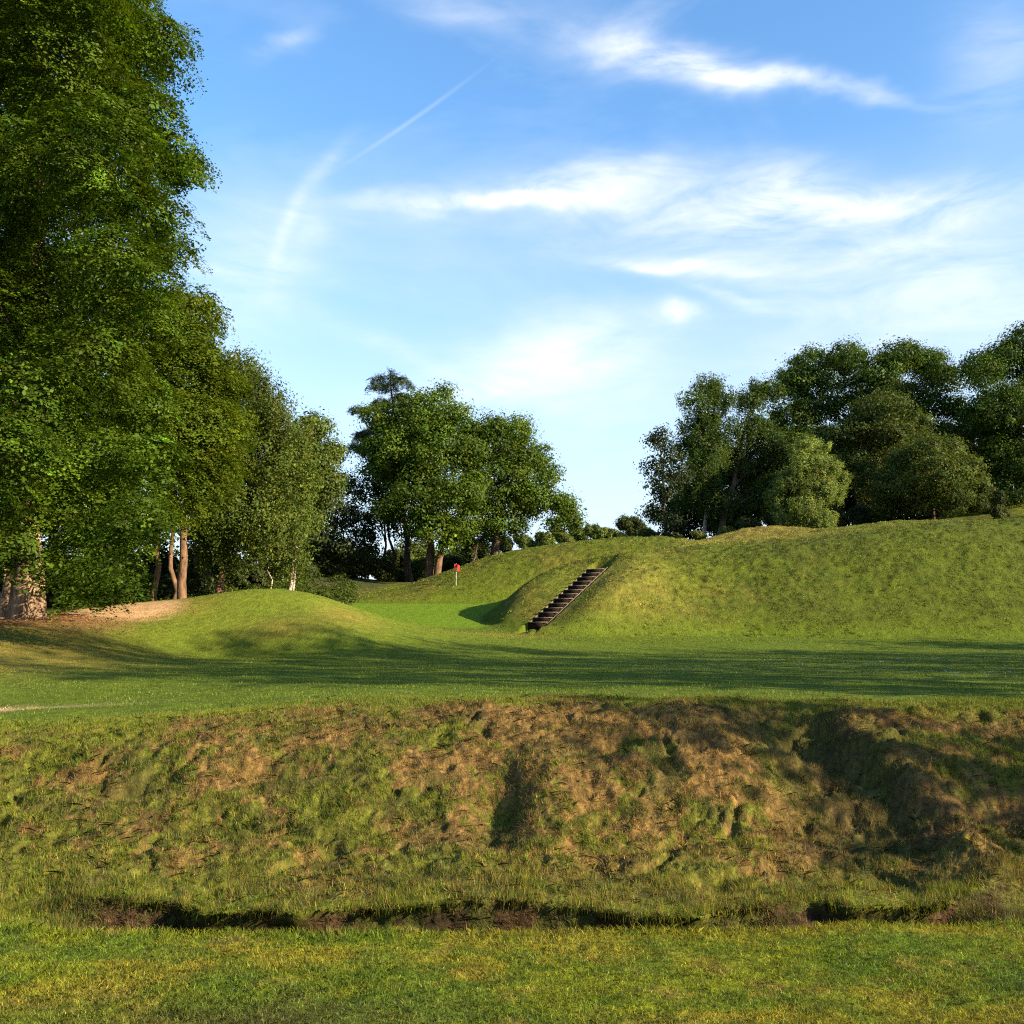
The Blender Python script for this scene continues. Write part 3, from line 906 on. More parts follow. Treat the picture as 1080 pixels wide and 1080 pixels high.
def spec(clump_r, per, l, w, dens, style, col, **kw):
    return dict(clump_r=clump_r, per=per, leaf_l=l * LS, leaf_w=w * LS, density=dens * LF, style=style, col=col, **kw)


def round_lobes(pts, d, foot_px, R_px, rng, both=True, fb=0.8):
    """pixel lobes (px, py, r) -> lobes of a rounded crown: the nearer its axis a lobe is, the further it bulges to front or back"""
    out = []
    Rm = R_px / FOC * d
    for (px, py, r) in pts:
        ax = abs(px - foot_px) / FOC * d
        bulge = math.sqrt(max(Rm * Rm - ax * ax, 0)) * fb
        k = rng.uniform(0.25, 1.05)
        out.append(Lb(px, py, r, d - bulge * k))
        if both:
            px2, py2 = px + rng.normal(0, r * 0.25), py + rng.normal(0, r * 0.2)
            out.append(Lb(px2, py2, r * 0.95, d + bulge * rng.uniform(0.1, 0.9)))
    return out


rt = np.random.default_rng(5)
BEECH = (0.046, 0.080, 0.006)
BEECH2 = (0.060, 0.090, 0.007)
OAKC = (0.050, 0.084, 0.008)
GREY = (0.056, 0.080, 0.013)
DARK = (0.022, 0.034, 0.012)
RWOOD = (0.035, 0.063, 0.009)

# --- big beech on the left, boughs hanging to the ground
pts = [(60, -60, 110), (130, 15, 48), (158, 45, 42), (60, 60, 90), (150, 125, 52), (180, 165, 34), (196, 180, 22), (100, 160, 80), (30, 180, 80),
       (165, 225, 40), (172, 275, 32), (120, 280, 66), (40, 300, 85), (150, 340, 50), (90, 380, 66), (30, 420, 70), (140, 420, 50), (160, 480, 42),
       (100, 490, 60), (150, 545, 36), (112, 565, 48), (60, 530, 50), (90, 600, 34), (125, 600, 32), (108, 622, 20), (78, 628, 16), (15, 545, 36), (5, 480, 60), (22, 588, 24), (44, 600, 20), (5, 572, 30),
       (60, -160, 120), (-20, -100, 120), (-70, 50, 120), (-90, 200, 130), (-90, 350, 130), (-80, 480, 90)]
lob = round_lobes([(a, b, c * 0.82) for a, b, c in pts], 32, 5, 235, rt, True, 0.95)
lob += [Lb(a, b, c, d_) for a, b, c, d_ in ((60, 60, 75, 33), (105, 150, 70, 34), (50, 250, 85, 33.5), (95, 330, 75, 34), (60, 430, 80, 33), (100, 500, 62, 34), (15, 140, 80, 34), (10, 350, 80, 34), (120, 60, 50, 34), (130, 240, 50, 34), (20, 520, 50, 34))]
tree('beech_tree', 'huge beech at the left edge with boughs sweeping down to the ground', 22, 655, 32.5, 0.50, (40, 60, 32), lob, M_BARK_BEECH,
     spec(0.62, 84, 0.094, 0.068, 3.0, 'spray', BEECH, cvar=0.36), limbs=7, seed=3, flute=(0.16, 5),
     trunks=[(-4, 660, 33.5, 0.12, 0, 560), (6, 655, 34.5, 0.09, 10, 540)])

# --- second beech, yellow green
pts = [(190, 330, 36), (212, 372, 26), (186, 400, 52), (232, 405, 22), (200, 460, 52), (225, 445, 30), (208, 512, 34), (160, 350, 50), (150, 430, 55), (172, 540, 24),
       (215, 480, 30)]
lob = round_lobes(pts, 39, 185, 75, rt, True, 0.8)
tree('beech_tree', 'yellow green beech with a bare orange trunk right of the huge beech', 192, 640, 40.5, 0.19, (200, 390, 40), lob, M_BARK_RED,
     spec(0.60, 60, 0.100, 0.070, 4.0, 'spray', BEECH2, cvar=0.16), limbs=8, seed=4, trunks=[(163, 634, 41, 0.12, 166, 500), (180, 636, 43, 0.11, 179, 480)])

# --- grey green willow-like tree
pts = [(246, 388, 22), (266, 418, 30), (290, 438, 22), (270, 470, 44), (298, 500, 34), (250, 530, 42), (288, 556, 34), (303, 585, 18), (240, 480, 42), (238, 575, 24), (308, 465, 22)]
lob = round_lobes(pts, 46, 265, 60, rt, True, 0.8)
tree('willow_tree', 'grey green full crowned tree with a straight brown trunk behind the left mound', 232, 628, 46.5, 0.19, (250, 420, 46), lob, M_BARK_RED,
     spec(0.70, 64, 0.13, 0.062, 4.2, 'weep', GREY), limbs=8, seed=5)

# --- next tree, thin pale stems
pts = [(330, 452, 18), (345, 476, 15), (322, 488, 28), (336, 516, 24), (315, 548, 24), (350, 505, 11), (300, 520, 26)]
lob = round_lobes(pts, 55, 322, 36, rt, True, 0.9)
tree('birch_tree', 'mid green tree on thin pale leaning stems at the end of the left wood', 304, 612, 55, 0.10, (328, 470, 55), lob, M_BARK_PALE,
     spec(0.70, 58, 0.15, 0.095, 3.2, 'ball', (0.058, 0.084, 0.014)), limbs=6, seed=6, trunks=[(308, 612, 55.5, 0.06, 318, 560), (287, 612, 54, 0.05, 284, 560)])

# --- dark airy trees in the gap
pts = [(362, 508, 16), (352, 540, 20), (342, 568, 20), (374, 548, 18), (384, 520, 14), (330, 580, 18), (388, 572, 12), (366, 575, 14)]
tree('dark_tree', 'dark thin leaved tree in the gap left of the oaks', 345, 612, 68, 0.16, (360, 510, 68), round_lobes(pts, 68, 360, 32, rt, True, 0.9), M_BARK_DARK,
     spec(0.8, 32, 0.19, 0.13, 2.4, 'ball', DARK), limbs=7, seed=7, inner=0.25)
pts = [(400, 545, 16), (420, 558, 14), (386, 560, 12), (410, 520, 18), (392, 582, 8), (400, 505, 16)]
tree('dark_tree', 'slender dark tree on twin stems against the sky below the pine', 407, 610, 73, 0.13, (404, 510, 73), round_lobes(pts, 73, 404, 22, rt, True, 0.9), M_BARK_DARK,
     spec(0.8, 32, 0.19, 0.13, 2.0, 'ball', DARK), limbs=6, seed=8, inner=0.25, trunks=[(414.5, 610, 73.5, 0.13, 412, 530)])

# --- pine: tiers of flat sprays
pine = []
for (px, py, r) in ((410, 393, 5), (404, 398, 6), (416, 399, 6), (425, 402, 7), (430, 407, 6), (400, 407, 7), (412, 408, 9), (393, 402, 4),
                    (376, 431, 6), (384, 432, 7), (393, 429, 8), (403, 425, 10), (420, 421, 10), (384, 458, 8), (377, 461, 6), (393, 455, 9), (372, 470, 5), (380, 472, 8),
                    (391, 474, 10), (404, 466, 13), (404, 445, 12), (398, 490, 14), (412, 480, 14)):
    for k in range(3):
        pine.append(Lb(px + rt.normal(0, 2.6), py + rt.normal(0, 2.0), r * 0.78, 76 + rt.uniform(-1, 1) * (0.4 + abs(px - 413) * 0.07)))
leaf_mat = M_NEEDLE
tree('pine_tree', 'tall dark pine with tiered branches rising behind the oaks', 432.5, 611, 76, 0.30, (412, 391, 76), pine, M_BARK_DARK,
     spec(0.45, 48, 0.28, 0.036, 2.4, 'spray', (0.030, 0.046, 0.020), flat=0.45), limbs=20, seed=9, inner=0)
leaf_mat = M_LEAF

# --- the two oaks on the back mound
pts = [(408, 442, 20), (438, 432, 22), (462, 420, 14), (478, 440, 20), (420, 475, 32), (460, 472, 34), (490, 478, 22), (400, 500, 20), (440, 518, 34), (480, 520, 32),
       (410, 538, 18), (450, 552, 24), (485, 552, 20), (470, 572, 12), (500, 510, 14), (450, 450, 26), (395, 470, 14)]
lob = round_lobes(pts, 68, 448, 62, rt, True, 0.85)
tree('oak_tree', 'tall broad oak with a forked orange trunk left of the red flag', 454, 598, 68, 0.36, (452, 470, 68), lob, M_BARK_RED,
     spec(0.75, 60, 0.17, 0.115, 2.2, 'ball', OAKC, cvar=0.24), limbs=10, seed=10, trunks=[(461, 596, 67.5, 0.27, 470, 540)])
pts = [(518, 448, 16), (540, 454, 19), (510, 472, 24), (548, 480, 24), (568, 484, 13), (533, 508, 32), (574, 508, 17), (558, 528, 22), (590, 528, 13), (601, 544, 10),
       (586, 548, 12), (518, 546, 22), (545, 552, 12), (500, 530, 18), (496, 488, 17), (500, 455, 13), (606, 552, 8), (596, 536, 11)]
lob = round_lobes(pts, 71, 540, 60, rt, True, 0.85)
tree('oak_tree', 'domed oak with a low right branch standing on the back mound', 521, 584, 71, 0.34, (530, 480, 71), lob, M_BARK_DARK,
     spec(0.75, 60, 0.17, 0.115, 2.1, 'ball', (0.046, 0.078, 0.008), cvar=0.24), limbs=13, seed=11, fork=0.25)
pts = [(492, 574, 11), (505, 570, 11), (480, 566, 12), (498, 560, 12)]
tree('dark_tree', 'small dark leaning tree between the two oaks', 494, 592, 77, 0.16, (506, 566, 77), round_lobes(pts, 77, 494, 14, rt), M_BARK_DARK,
     spec(0.8, 30, 0.19, 0.12, 1.8, 'ball', DARK), limbs=4, seed=12, inner=0.25)

# --- wood on the left behind the first trees: dark trunks and crowns
WL = [(120, 640, 50, 120, 440, 'dark tree behind the hanging boughs of the huge beech', 21), (60, 640, 46, 50, 380, 'dark tree behind the fluted beech trunk', 22),
      (215, 625, 58, 220, 470, 'dark tree in the wood behind the two orange trunks', 23), (275, 615, 62, 275, 490, 'dark tree in the wood above the left mound', 24),
      (10, 640, 52, 0, 360, 'dark tree at the far left of the wood', 25), (160, 628, 60, 165, 430, 'dark tree deep in the wood behind the sand', 26),
      (325, 608, 74, 322, 510, 'dark tree behind the thin pale stems', 27)]
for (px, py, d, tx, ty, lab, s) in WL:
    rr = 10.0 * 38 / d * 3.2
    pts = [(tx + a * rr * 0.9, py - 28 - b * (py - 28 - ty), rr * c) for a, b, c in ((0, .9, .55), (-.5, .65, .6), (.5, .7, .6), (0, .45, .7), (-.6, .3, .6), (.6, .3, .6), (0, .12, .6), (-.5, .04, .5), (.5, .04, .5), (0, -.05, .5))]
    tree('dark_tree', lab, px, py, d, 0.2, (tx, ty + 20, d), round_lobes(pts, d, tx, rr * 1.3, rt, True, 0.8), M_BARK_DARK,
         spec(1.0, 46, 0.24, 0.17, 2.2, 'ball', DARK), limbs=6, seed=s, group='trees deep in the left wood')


def shrub(px, py, r, d, label, col, s, kind='shrub', leafl=0.15, style='ball', flat=0.85, dens=2.4, group=None):
    rg2 = np.random.default_rng(s)
    lob = []
    for a in range(7):
        th = a * 0.9
        lob.append(Lb(px + 0.62 * r * math.cos(th * 1.7), py + 0.45 * r * math.sin(th * 2.3), r * rg2.uniform(0.4, 0.62), d + rg2.uniform(-0.6, 0.6) * r / FOC * d))
    rm = r / FOC * d
    return tree(kind, label, px, py + r, d, max(0.03, rm * 0.05), (px, py - 0.2 * r, d), lob, M_BARK_DARK,
                spec(max(0.22, rm * 0.30), 40, leafl, leafl * 0.62, dens, style, col, flat=flat), group=group, limbs=6, seed=s, cat='shrub', fork=0.2, snap=True)


G1, G2, G3 = (0.062, 0.088, 0.016), (0.035, 0.05, 0.013), (0.09, 0.11, 0.02)
SH = [(447, 600, 12, 80, 'shrub just left of the forked oak foot', G1), (472, 592, 12, 84, 'shrub just right of the forked oak foot', G2), (488, 588, 12, 88, 'dull shrub left of the small leaning tree', G1),
      (362, 588, 21, 80, 'rounded bright shrub under the dark thin leaved tree', G1), (388, 594, 19, 78, 'pale green shrub left of the twin dark stems', G3),
      (372, 617, 13, 70, 'low dark shrub at the right foot of the left mound', G2), (440, 586, 19, 84, 'bushy shrub between the pine stem and the forked oak', G1),
      (424, 592, 15, 82, 'shrub between the twin stems and the pine stem', G1), (350, 612, 12, 68, 'dark shrub just above the right shoulder of the left mound', G2),
      (402, 608, 13, 72, 'low dark shrub at the feet of the twin stems', G2), (338, 600, 13, 76, 'dull green shrub behind the shoulder of the left mound', G2),
      (505, 580, 13, 82, 'dark shrub at the foot of the small leaning tree', G2),
      (205, 630, 16, 50, 'dark shrub between the two orange trunks', G2), (262, 615, 16, 54, 'dark shrub behind the top of the left mound', G2),
      (170, 630, 14, 47, 'dark shrub left of the orange trunk', G2), (285, 610, 12, 60, 'dark shrub left of the thin pale stems', G2),
      (320, 605, 12, 64, 'dark shrub right of the thin pale stems', G2), (240, 612, 16, 58, 'dark shrub right of the straight brown trunk', G2),
      (60, 625, 18, 44, 'dark shrub right of the fluted beech trunk', G2), (120, 618, 18, 46, 'dark shrub behind the sand', G2)]
for i, (px, py, r, d, lab, col) in enumerate(SH):
    shrub(px, py, r, d, lab, col, 100 + i)

# low growth under the wood: nobody could count it
ug = []
ru = np.random.default_rng(77)
for _ in range(520):
    uy = ru.uniform(43.5, 76); ux = ru.uniform(-0.50 * uy, -0.155 * uy - 1.0)
    if uy < 50 and ux > -12.5: continue
    uz = float(H(np.array([ux]), np.array([uy]))[0])
    ug.append((ux, uy, uz + 0.1, ru.uniform(0.30, 0.75)))
v, f, c = leaves(ug, ru, **spec(0.28, 26, 0.12, 0.075, 0.75, 'ball', (0.040, 0.062, 0.010)))
mesh_np('undergrowth', v, f, M_LEAF, None, col=c, props={'kind': 'stuff'})

# --- far trees seen over the back mound
FT = [(552, 571, 9, 140, 'low far tree just under the low oak branch', G1), (575, 569, 9, 140, 'far rounded tree at the right end of the domed oak', G1),
      (592, 566, 9, 150, 'yellowish far tree beyond the back mound', G3), (610, 563, 9, 155, 'far tree beyond the back mound, third from the dark wood', G1),
      (627, 561, 10, 150, 'rounded far tree in the gap of the skyline', G1), (644, 564, 9, 150, 'bright far tree left of the rounded dark one', G3),
      (667, 556, 13, 125, 'rounded dark far tree beside the right wood', G2), (530, 573, 9, 140, 'far dark tree behind the domed oak trunk', G2),
      (655, 568, 7, 120, 'low far bush left of the rounded dark tree', G2), (685, 566, 9, 112, 'low far bush at the edge of the right wood', G1), (600, 571, 6, 115, 'low light far bush behind the back mound crest', G3),
      (565, 576, 6, 110, 'low far bush behind the crest under the oak', G3)]
for i, (px, py, r, d, lab, col) in enumerate(FT):
    shrub(px, py, r, d, lab, col, 140 + i, kind='far_tree', leafl=0.22, group='trees far behind the back mound')

# --- right wood
pts = [(695, 462, 13), (690, 492, 13), (699, 515, 16), (690, 540, 12), (704, 550, 14), (716, 500, 14), (697, 565, 9), (705, 478, 13)]
tree('dark_tree', 'dark thin tree at the left end of the right wood', 703, 574, 78, 0.16, (697, 470, 78), round_lobes(pts, 78, 702, 22, rt), M_BARK_DARK,
     spec(0.75, 30, 0.20, 0.14, 1.7, 'ball', DARK), limbs=7, seed=41, inner=0.9)
pts = [(748, 408, 14), (730, 422, 13), (762, 418, 13), (735, 450, 20), (762, 455, 20), (745, 490, 26), (730, 520, 22), (755, 530, 22), (722, 470, 12), (748, 432, 17), (752, 470, 20), (738, 470, 16)]
tree('birch_tree', 'tall grey green drooping birch in the right wood', 742, 572, 86, 0.18, (748, 415, 86), round_lobes(pts, 86, 745, 30, rt), M_BARK_PALE,
     spec(0.8, 56, 0.19, 0.09, 2.2, 'weep', (0.038, 0.064, 0.011)), limbs=7, seed=42, inner=1.6)
pts = [(800, 408, 11), (790, 422, 14), (812, 414, 12), (796, 452, 22), (785, 490, 26), (792, 528, 24), (772, 545, 20), (815, 470, 24), (815, 520, 24)]
tree('birch_tree', 'dark green birch with a black trunk at the foot of the right wood', 758, 570, 84, 0.30, (795, 420, 88), round_lobes(pts, 88, 795, 32, rt), M_BARK_DARK,
     spec(0.8, 54, 0.19, 0.10, 2.2, 'weep', (0.033, 0.058, 0.010)), limbs=8, seed=43, inner=1.6)
pts = [(860, 385, 22), (890, 377, 20), (840, 403, 20), (920, 395, 26), (950, 374, 20), (974, 384, 19), (998, 400, 17), (870, 420, 32), (920, 430, 34), (968, 425, 28),
       (1003, 428, 14), (832, 440, 24), (850, 470, 30), (990, 460, 20), (905, 470, 30), (950, 470, 30)]
tree('oak_tree', 'widest oak of the right wood with a lobed rounded top', 905, 550, 92, 0.5, (910, 400, 92), round_lobes(pts, 92, 915, 95, rt, True, 0.6), M_BARK_DARK,
     spec(0.95, 60, 0.21, 0.145, 2.1, 'ball', RWOOD, cvar=0.24), limbs=12, seed=44)
pts = [(1038, 392, 20), (1060, 378, 20), (1085, 365, 22), (1048, 430, 30), (1080, 430, 34), (1058, 480, 30), (1090, 490, 30), (1064, 518, 18), (1120, 400, 40), (1130, 470, 40)]
tree('oak_tree', 'tall dark oak at the right edge of the picture', 1075, 535, 84, 0.45, (1075, 400, 84), round_lobes(pts, 84, 1085, 65, rt, True, 0.7), M_BARK_DARK,
     spec(0.9, 58, 0.20, 0.135, 2.1, 'ball', RWOOD, cvar=0.24), limbs=10, seed=45)
pts = [(846, 462, 5), (859, 465, 5), (869, 471, 5), (838, 474, 6), (851, 470, 7), (845, 486, 12), (862, 488, 13), (876, 492, 9), (833, 508, 14), (820, 518, 9), (860, 515, 20), (850, 534, 16), (880, 518, 11), (824, 532, 10), (889, 503, 6), (812, 524, 6), (845, 550, 12), (868, 547, 12), (828, 546, 9)]
tree('willow_tree', 'small pale silvery green willow lit in front of the dark wood', 853, 558, 71, 0.12, (854, 480, 71), round_lobes(pts, 71, 853, 34, rt), M_BARK_PALE,
     spec(0.45, 56, 0.15, 0.055, 2.8, 'weep', (0.115, 0.155, 0.036)), limbs=7, seed=46)
pts = [(975, 470, 15), (1000, 474, 16), (955, 484, 17), (985, 500, 28), (1018, 498, 18), (945, 515, 22), (1000, 525, 20), (1034, 513, 11), (960, 530, 16), (1028, 530, 10), (935, 535, 12)]
tree('broad_shrub', 'broad rounded bush right of the silvery willow', 985, 556, 73, 0.15, (985, 480, 73), round_lobes(pts, 73, 985, 50, rt, True, 0.7), M_BARK_DARK,
     spec(0.6, 58, 0.15, 0.10, 2.3, 'ball', (0.058, 0.080, 0.016)), limbs=9, seed=47, cat='shrub')
pts = [(920, 434, 18), (944, 430, 17), (964, 446, 14), (905, 455, 18), (940, 462, 22), (880, 460, 17), (900, 490, 20), (925, 505, 22)]
tree('oak_tree', 'mid green oak below the widest oak and behind the bushes', 920, 552, 80, 0.25, (925, 450, 80), round_lobes(pts, 80, 922, 45, rt), M_BARK_DARK,
     spec(0.8, 58, 0.18, 0.125, 2.2, 'ball', (0.048, 0.068, 0.014), cvar=0.24), limbs=8, seed=48)
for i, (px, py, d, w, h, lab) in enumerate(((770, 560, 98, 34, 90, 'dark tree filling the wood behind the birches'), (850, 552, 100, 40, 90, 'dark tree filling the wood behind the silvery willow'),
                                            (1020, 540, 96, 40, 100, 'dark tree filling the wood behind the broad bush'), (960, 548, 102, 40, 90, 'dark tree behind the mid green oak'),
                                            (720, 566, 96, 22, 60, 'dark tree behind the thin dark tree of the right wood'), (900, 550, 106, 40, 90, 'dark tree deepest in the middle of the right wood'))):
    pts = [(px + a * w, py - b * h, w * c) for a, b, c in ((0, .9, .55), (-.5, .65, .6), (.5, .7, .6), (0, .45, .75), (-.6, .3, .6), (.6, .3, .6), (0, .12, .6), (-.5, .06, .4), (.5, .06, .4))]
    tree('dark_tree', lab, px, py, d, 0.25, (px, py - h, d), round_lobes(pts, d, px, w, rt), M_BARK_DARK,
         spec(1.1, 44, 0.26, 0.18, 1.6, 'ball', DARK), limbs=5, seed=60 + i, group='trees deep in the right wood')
SH2 = [(737, 571, 6, 80, 'pale shrub left of the black birch trunk', G3), (769, 562, 7, 79, 'pale shrub right of the black birch trunk', G3), (1055, 541, 6, 73, 'small bush alone on the grassy knoll', (0.075, 0.085, 0.02)),
       (880, 545, 11, 74, 'dark undergrowth bush right of the willow foot', G2), (910, 545, 13, 76, 'dark undergrowth bush between willow and broad bush', G2), (820, 550, 11, 76, 'dark undergrowth bush left of the willow', G2),
       (790, 556, 10, 80, 'dark undergrowth bush behind the little mound', G2), (1045, 522, 12, 80, 'dark undergrowth bush right of the broad bush', G2), (712, 570, 7, 82, 'dark shrub at the foot of the thin dark tree', G2)]
for i, (px, py, r, d, lab, col) in enumerate(SH2):
    shrub(px, py, r, d, lab, col, 170 + i)

# --- trees of the course edge on the right, whose long shadows cross the lane


def edge_tree(x, y, hgt, rad, label, s, dens=1.3):
    z0 = float(H(np.array([x]), np.array([y]))[0])
    rg2 = np.random.default_rng(s)
    lob = []
    for i in range(16):
        th = i * 2.4
        zz = (0.30 + 0.66 * (i + 0.5) / 16) * hgt
        rr = rad * math.sin(math.pi * min(0.97, 0.18 + 0.75 * (i + 0.5) / 16))
        lob.append((x + 0.6 * rr * math.cos(th), y + 0.6 * rr * math.sin(th), z0 + zz, rad * rg2.uniform(0.38, 0.55)))
    # foot given in metres: find the matching direction
    root_px = None
    rng = np.random.default_rng(s)
    root = thing('oak_tree', label, 'tree', (x, y, z0), 'trees along the right edge of the course')
    v, f = tube([(0, 0, -0.3), (0.1, 0, hgt * 0.3), (0, 0.1, hgt * 0.6), (0, 0, hgt * 0.9)], [0.4, 0.3, 0.2, 0.05], 12)
    mesh_np('trunk', v, f, M_BARK_DARK, root, smooth=True)
    v, f, c = leaves(lob, rng, **spec(1.0, 40, 0.22, 0.15, dens, 'ball', OAKC))
    mesh_np('crown', v - np.array([x, y, z0]), f, M_LEAF, root, col=c)


for (q, s, h, r, lab, sd_) in ((11.0, 11, 7.6, 1.8, 'young oak close beside the bank', 300), (15.6, 14, 16, 3.0, 'oak standing nearest the right end of the bank', 301), (19.5, 13, 17, 4.0, 'tallest oak, second from the bank', 302),
                               (25, 14, 15, 4.0, 'oak third from the bank', 303), (30.5, 14, 13, 3.6, 'lower oak fourth from the bank', 304), (36, 18, 11.5, 3.4, 'small oak below the big mound', 305),
                               (43, 24, 12, 3.4, 'oak facing the foot of the big mound', 309),
                               (66, 30, 15, 5.5, 'oak by the upper terrace', 306), (75, 31, 16, 6, 'broad oak beyond the upper terrace', 307), (84, 34, 16, 6, 'far oak beside the knoll', 308)):
    sx_, sy_ = math.cos(R(-27)), math.sin(R(-27))
    edge_tree(-sy_ * q + sx_ * s, sx_ * q + sy_ * s, h, r, lab, sd_, {309: 1.0, 300: 0.7}.get(sd_, 1.15))

# ------------------------------------------------------------------ light and sky
SUN_EL, SUN_AZ = R(21.0), R(-27.0)      # azimuth measured from +x (to the right) towards +y
sd = np.array([math.cos(SUN_EL) * math.cos(SUN_AZ), math.cos(SUN_EL) * math.sin(SUN_AZ), math.sin(SUN_EL)])
sun = bpy.data.lights.new('sun', 'SUN')
sun.energy = 5.0
sun.angle = R(0.55)
sun.color = (1.0, 0.81, 0.54)
so = bpy.data.objects.new('sun', sun)
C.objects.link(so)
so.rotation_euler = (math.pi / 2 - SUN_EL, 0, math.atan2(sd[1], sd[0]) + math.pi / 2)

W = bpy.data.worlds.new('World')
bpy.context.scene.world = W
W.use_nodes = True
nt = W.node_tree
nt.nodes.clear()
lk = nt.links
out = N(nt, 'ShaderNodeOutputWorld')
bg = N(nt, 'ShaderNodeBackground', inp={'Strength': 0.08})
sky = N(nt, 'ShaderNodeTexSky', sky_type='NISHITA', sun_disc=False, sun_elevation=SUN_EL,
        sun_rotation=math.atan2(sd[0], sd[1]), air_density=1.0, dust_density=0.6, ozone_density=1.6)
SKY_SAT, SKY_VAL = 1.22, 1.34
CLOUD = (4.4, 4.5, 4.6)
HAZE = (3.0, 3.35, 3.9)


def M(op, a, b=None, c=None, clamp=False):
    n = N(nt, 'ShaderNodeMath', operation=op, use_clamp=clamp)
    for i, q in enumerate((a, b, c)):
        if q is None: continue
        if isinstance(q, (int, float)): n.inputs[i].default_value = q
        else: lk.new(q, n.inputs[i])
    return n.outputs[0]


tc = N(nt, 'ShaderNodeTexCoord')
sx = N(nt, 'ShaderNodeSeparateXYZ')
lk.new(tc.outputs['Generated'], sx.inputs[0])
az = M('ARCTAN2', sx.outputs[0], sx.outputs[1])
el = M('ARCSINE', sx.outputs[2])
cv = N(nt, 'ShaderNodeCombineXYZ')
lk.new(az, cv.inputs[0]); lk.new(el, cv.inputs[1])


def noise(scale, sxyz, detail=6, rough=0.6, dist=0.0, off=(0, 0, 0)):
    mp = N(nt, 'ShaderNodeMapping', inp={'Scale': sxyz, 'Location': off})
    lk.new(cv.outputs[0], mp.inputs['Vector'])
    n = N(nt, 'ShaderNodeTexNoise', inp={'Scale': scale, 'Detail': detail, 'Roughness': rough, 'Distortion': dist})
    lk.new(mp.outputs[0], n.inputs['Vector'])
    return n


wn = noise(5.0, (1, 2.2, 1), 4, 0.55)
ws = N(nt, 'ShaderNodeSeparateColor')
lk.new(wn.outputs['Color'], ws.inputs[0])
azw = M('ADD', az, M('MULTIPLY', M('SUBTRACT', ws.outputs[0], 0.5), 0.13))
elw = M('ADD', el, M('MULTIPLY', M('SUBTRACT', ws.outputs[1], 0.5), 0.07))


def azel(px, py):
    x, y, z = P(px, py, 100)
    z -= EYE
    return math.atan2(x, y), math.atan2(z, math.hypot(x, y))


def streak(p0, p1, half, amp, warp=True, taper=0.0):
    a0, e0 = azel(*p0); a1, e1 = azel(*p1)
    ca, ce = (a0 + a1) / 2, (e0 + e1) / 2
    ln = math.hypot(a1 - a0, e1 - e0) / 2
    th = math.atan2(e1 - e0, a1 - a0)
    A, E = (azw, elw) if warp else (az, el)
    da, de = M('SUBTRACT', A, ca), M('SUBTRACT', E, ce)
    u = M('ADD', M('MULTIPLY', da, math.cos(th) / ln), M('MULTIPLY', de, math.sin(th) / ln))
    wv = M('ADD', M('MULTIPLY', da, -math.sin(th) * 1000 / half), M('MULTIPLY', de, math.cos(th) * 1000 / half))
    if taper:
        wv = M('DIVIDE', wv, M('MAXIMUM', M('MULTIPLY_ADD', u, taper, 1.0), 0.15))
    s = M('ADD', M('POWER', M('ABSOLUTE', u), 2.0), M('POWER', M('ABSOLUTE', wv), 2.0))
    return M('MULTIPLY', M('EXPONENT', M('MULTIPLY', s, -1.2)), amp)


STREAKS = [
    ((620, 52), (930, 98), 14, 0.95, True, -0.45), ((640, 90), (700, 0), 24, 0.28),
    ((385, 218), (700, 190), 12, 0.95), ((540, 190), (670, 180), 17, 0.5),
    ((600, 212), (1120, 196), 20, 0.85), ((760, 200), (900, 180), 22, 0.42), ((520, 238), (1080, 245), 30, 0.30),
    ((620, 276), (800, 277), 11, 0.8), ((680, 333), (735, 331), 10, 0.75), ((720, 300), (840, 322), 8, 0.35),
    ((420, 412), (700, 350), 34, 0.55), ((480, 430), (690, 395), 50, 0.32),
    ((800, 340), (1150, 280), 90, 0.45), ((190, 300), (330, 260), 75, 0.35), ((340, 330), (450, 380), 12, 0.25),
    ((286, 300), (296, 240), 8, 0.18, False), ((293, 255), (322, 195), 8, 0.25, False), ((312, 208), (365, 150), 9, 0.22, False), ((300, 250), (340, 180), 20, 0.15),
    ((262, 60), (330, 38), 12, 0.30), ((440, 8), (560, 20), 14, 0.25), ((1000, 60), (1120, 30), 60, 0.25),
]
acc = None
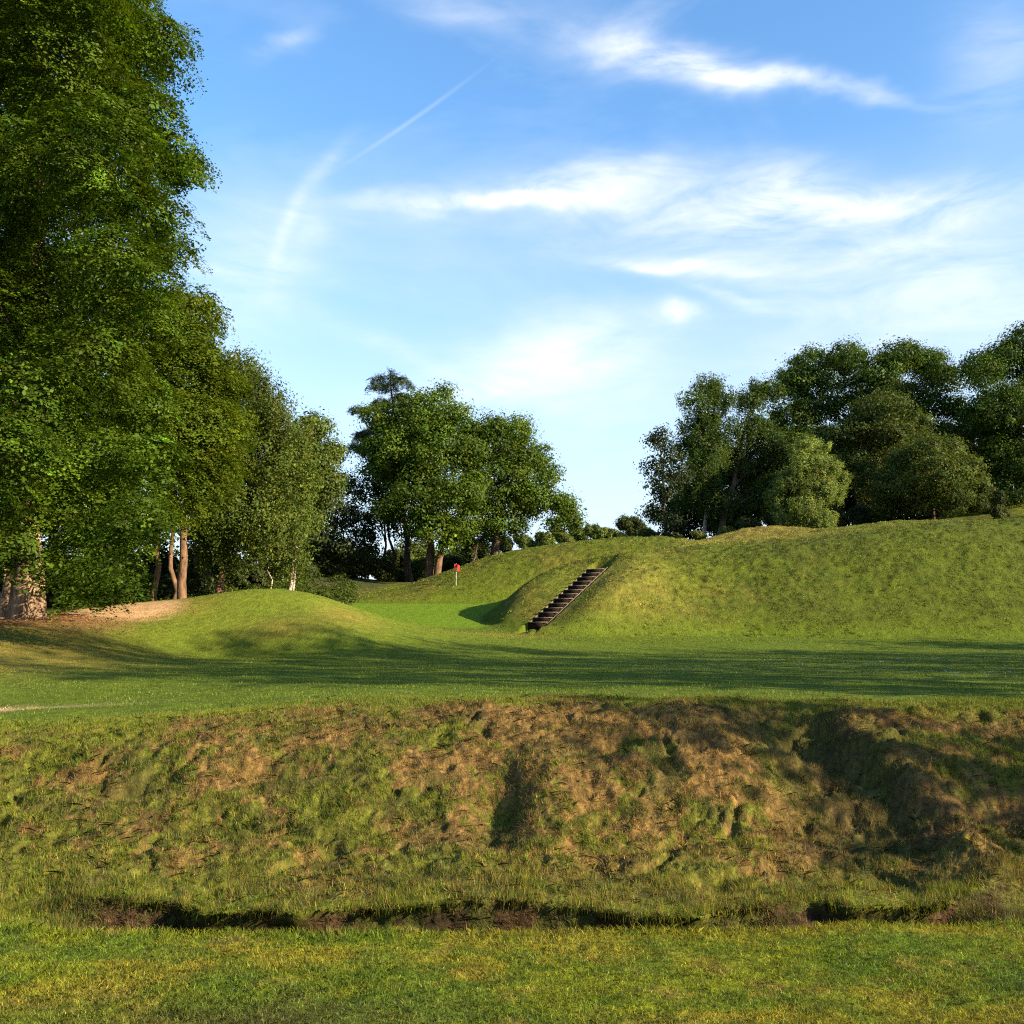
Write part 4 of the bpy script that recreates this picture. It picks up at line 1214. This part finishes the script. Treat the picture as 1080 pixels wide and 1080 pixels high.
for s in STREAKS:
    q = streak(*s)
    acc = q if acc is None else M('ADD', acc, q)
fine = noise(7.0, (1, 3.4, 1), 8, 0.62, 0.6)
detail = M('MULTIPLY_ADD', fine.outputs['Fac'], 2.9, -0.68)
acc = M('MULTIPLY', acc, detail)
trail = streak((372, 168), (496, 82), 2.2, 0.16, False)
acc = M('ADD', acc, trail)
veil = noise(2.4, (1, 2.4, 1), 6, 0.6, 0.4, (3.1, 1.7, 0))
vl = N(nt, 'ShaderNodeMapRange', inp={'From Min': 0.48, 'From Max': 0.8, 'To Min': 0.0, 'To Max': 0.22})
lk.new(veil.outputs['Fac'], vl.inputs['Value'])
acc = M('ADD', acc, vl.outputs[0], clamp=True)
lowh = N(nt, 'ShaderNodeMapRange', inp={'From Min': 0.0, 'From Max': 0.50, 'To Min': 0.9, 'To Max': 0.0})
lk.new(el, lowh.inputs['Value'])
hs = N(nt, 'ShaderNodeHueSaturation', inp={'Saturation': SKY_SAT, 'Value': SKY_VAL})
lk.new(sky.outputs[0], hs.inputs['Color'])
mx = N(nt, 'ShaderNodeMix', data_type='RGBA')
mx.inputs[7].default_value = (*CLOUD, 1)
hz = N(nt, 'ShaderNodeMix', data_type='RGBA')
hz.inputs[7].default_value = (*HAZE, 1)
lk.new(lowh.outputs[0], hz.inputs[0]); lk.new(hs.outputs[0], hz.inputs[6])
lk.new(acc, mx.inputs[0]); lk.new(hz.outputs[2], mx.inputs[6])
lk.new(mx.outputs[2], bg.inputs['Color'])
lk.new(bg.outputs[0], out.inputs['Surface'])

sc = bpy.context.scene
W.cycles.sampling_method = 'MANUAL'
W.cycles.sample_map_resolution = 512
sc.view_settings.view_transform = 'Standard'
sc.view_settings.look = 'None'
sc.view_settings.exposure = 1.8
sc.view_settings.gamma = 1.0
sc.cycles.max_bounces = 6
sc.cycles.diffuse_bounces = 3
sc.cycles.transmission_bounces = 4
sc.cycles.glossy_bounces = 2
sc.cycles.caustics_reflective = False
sc.cycles.caustics_refractive = False
sc.cycles.use_denoising = False
sc.cycles.filter_width = 1.15
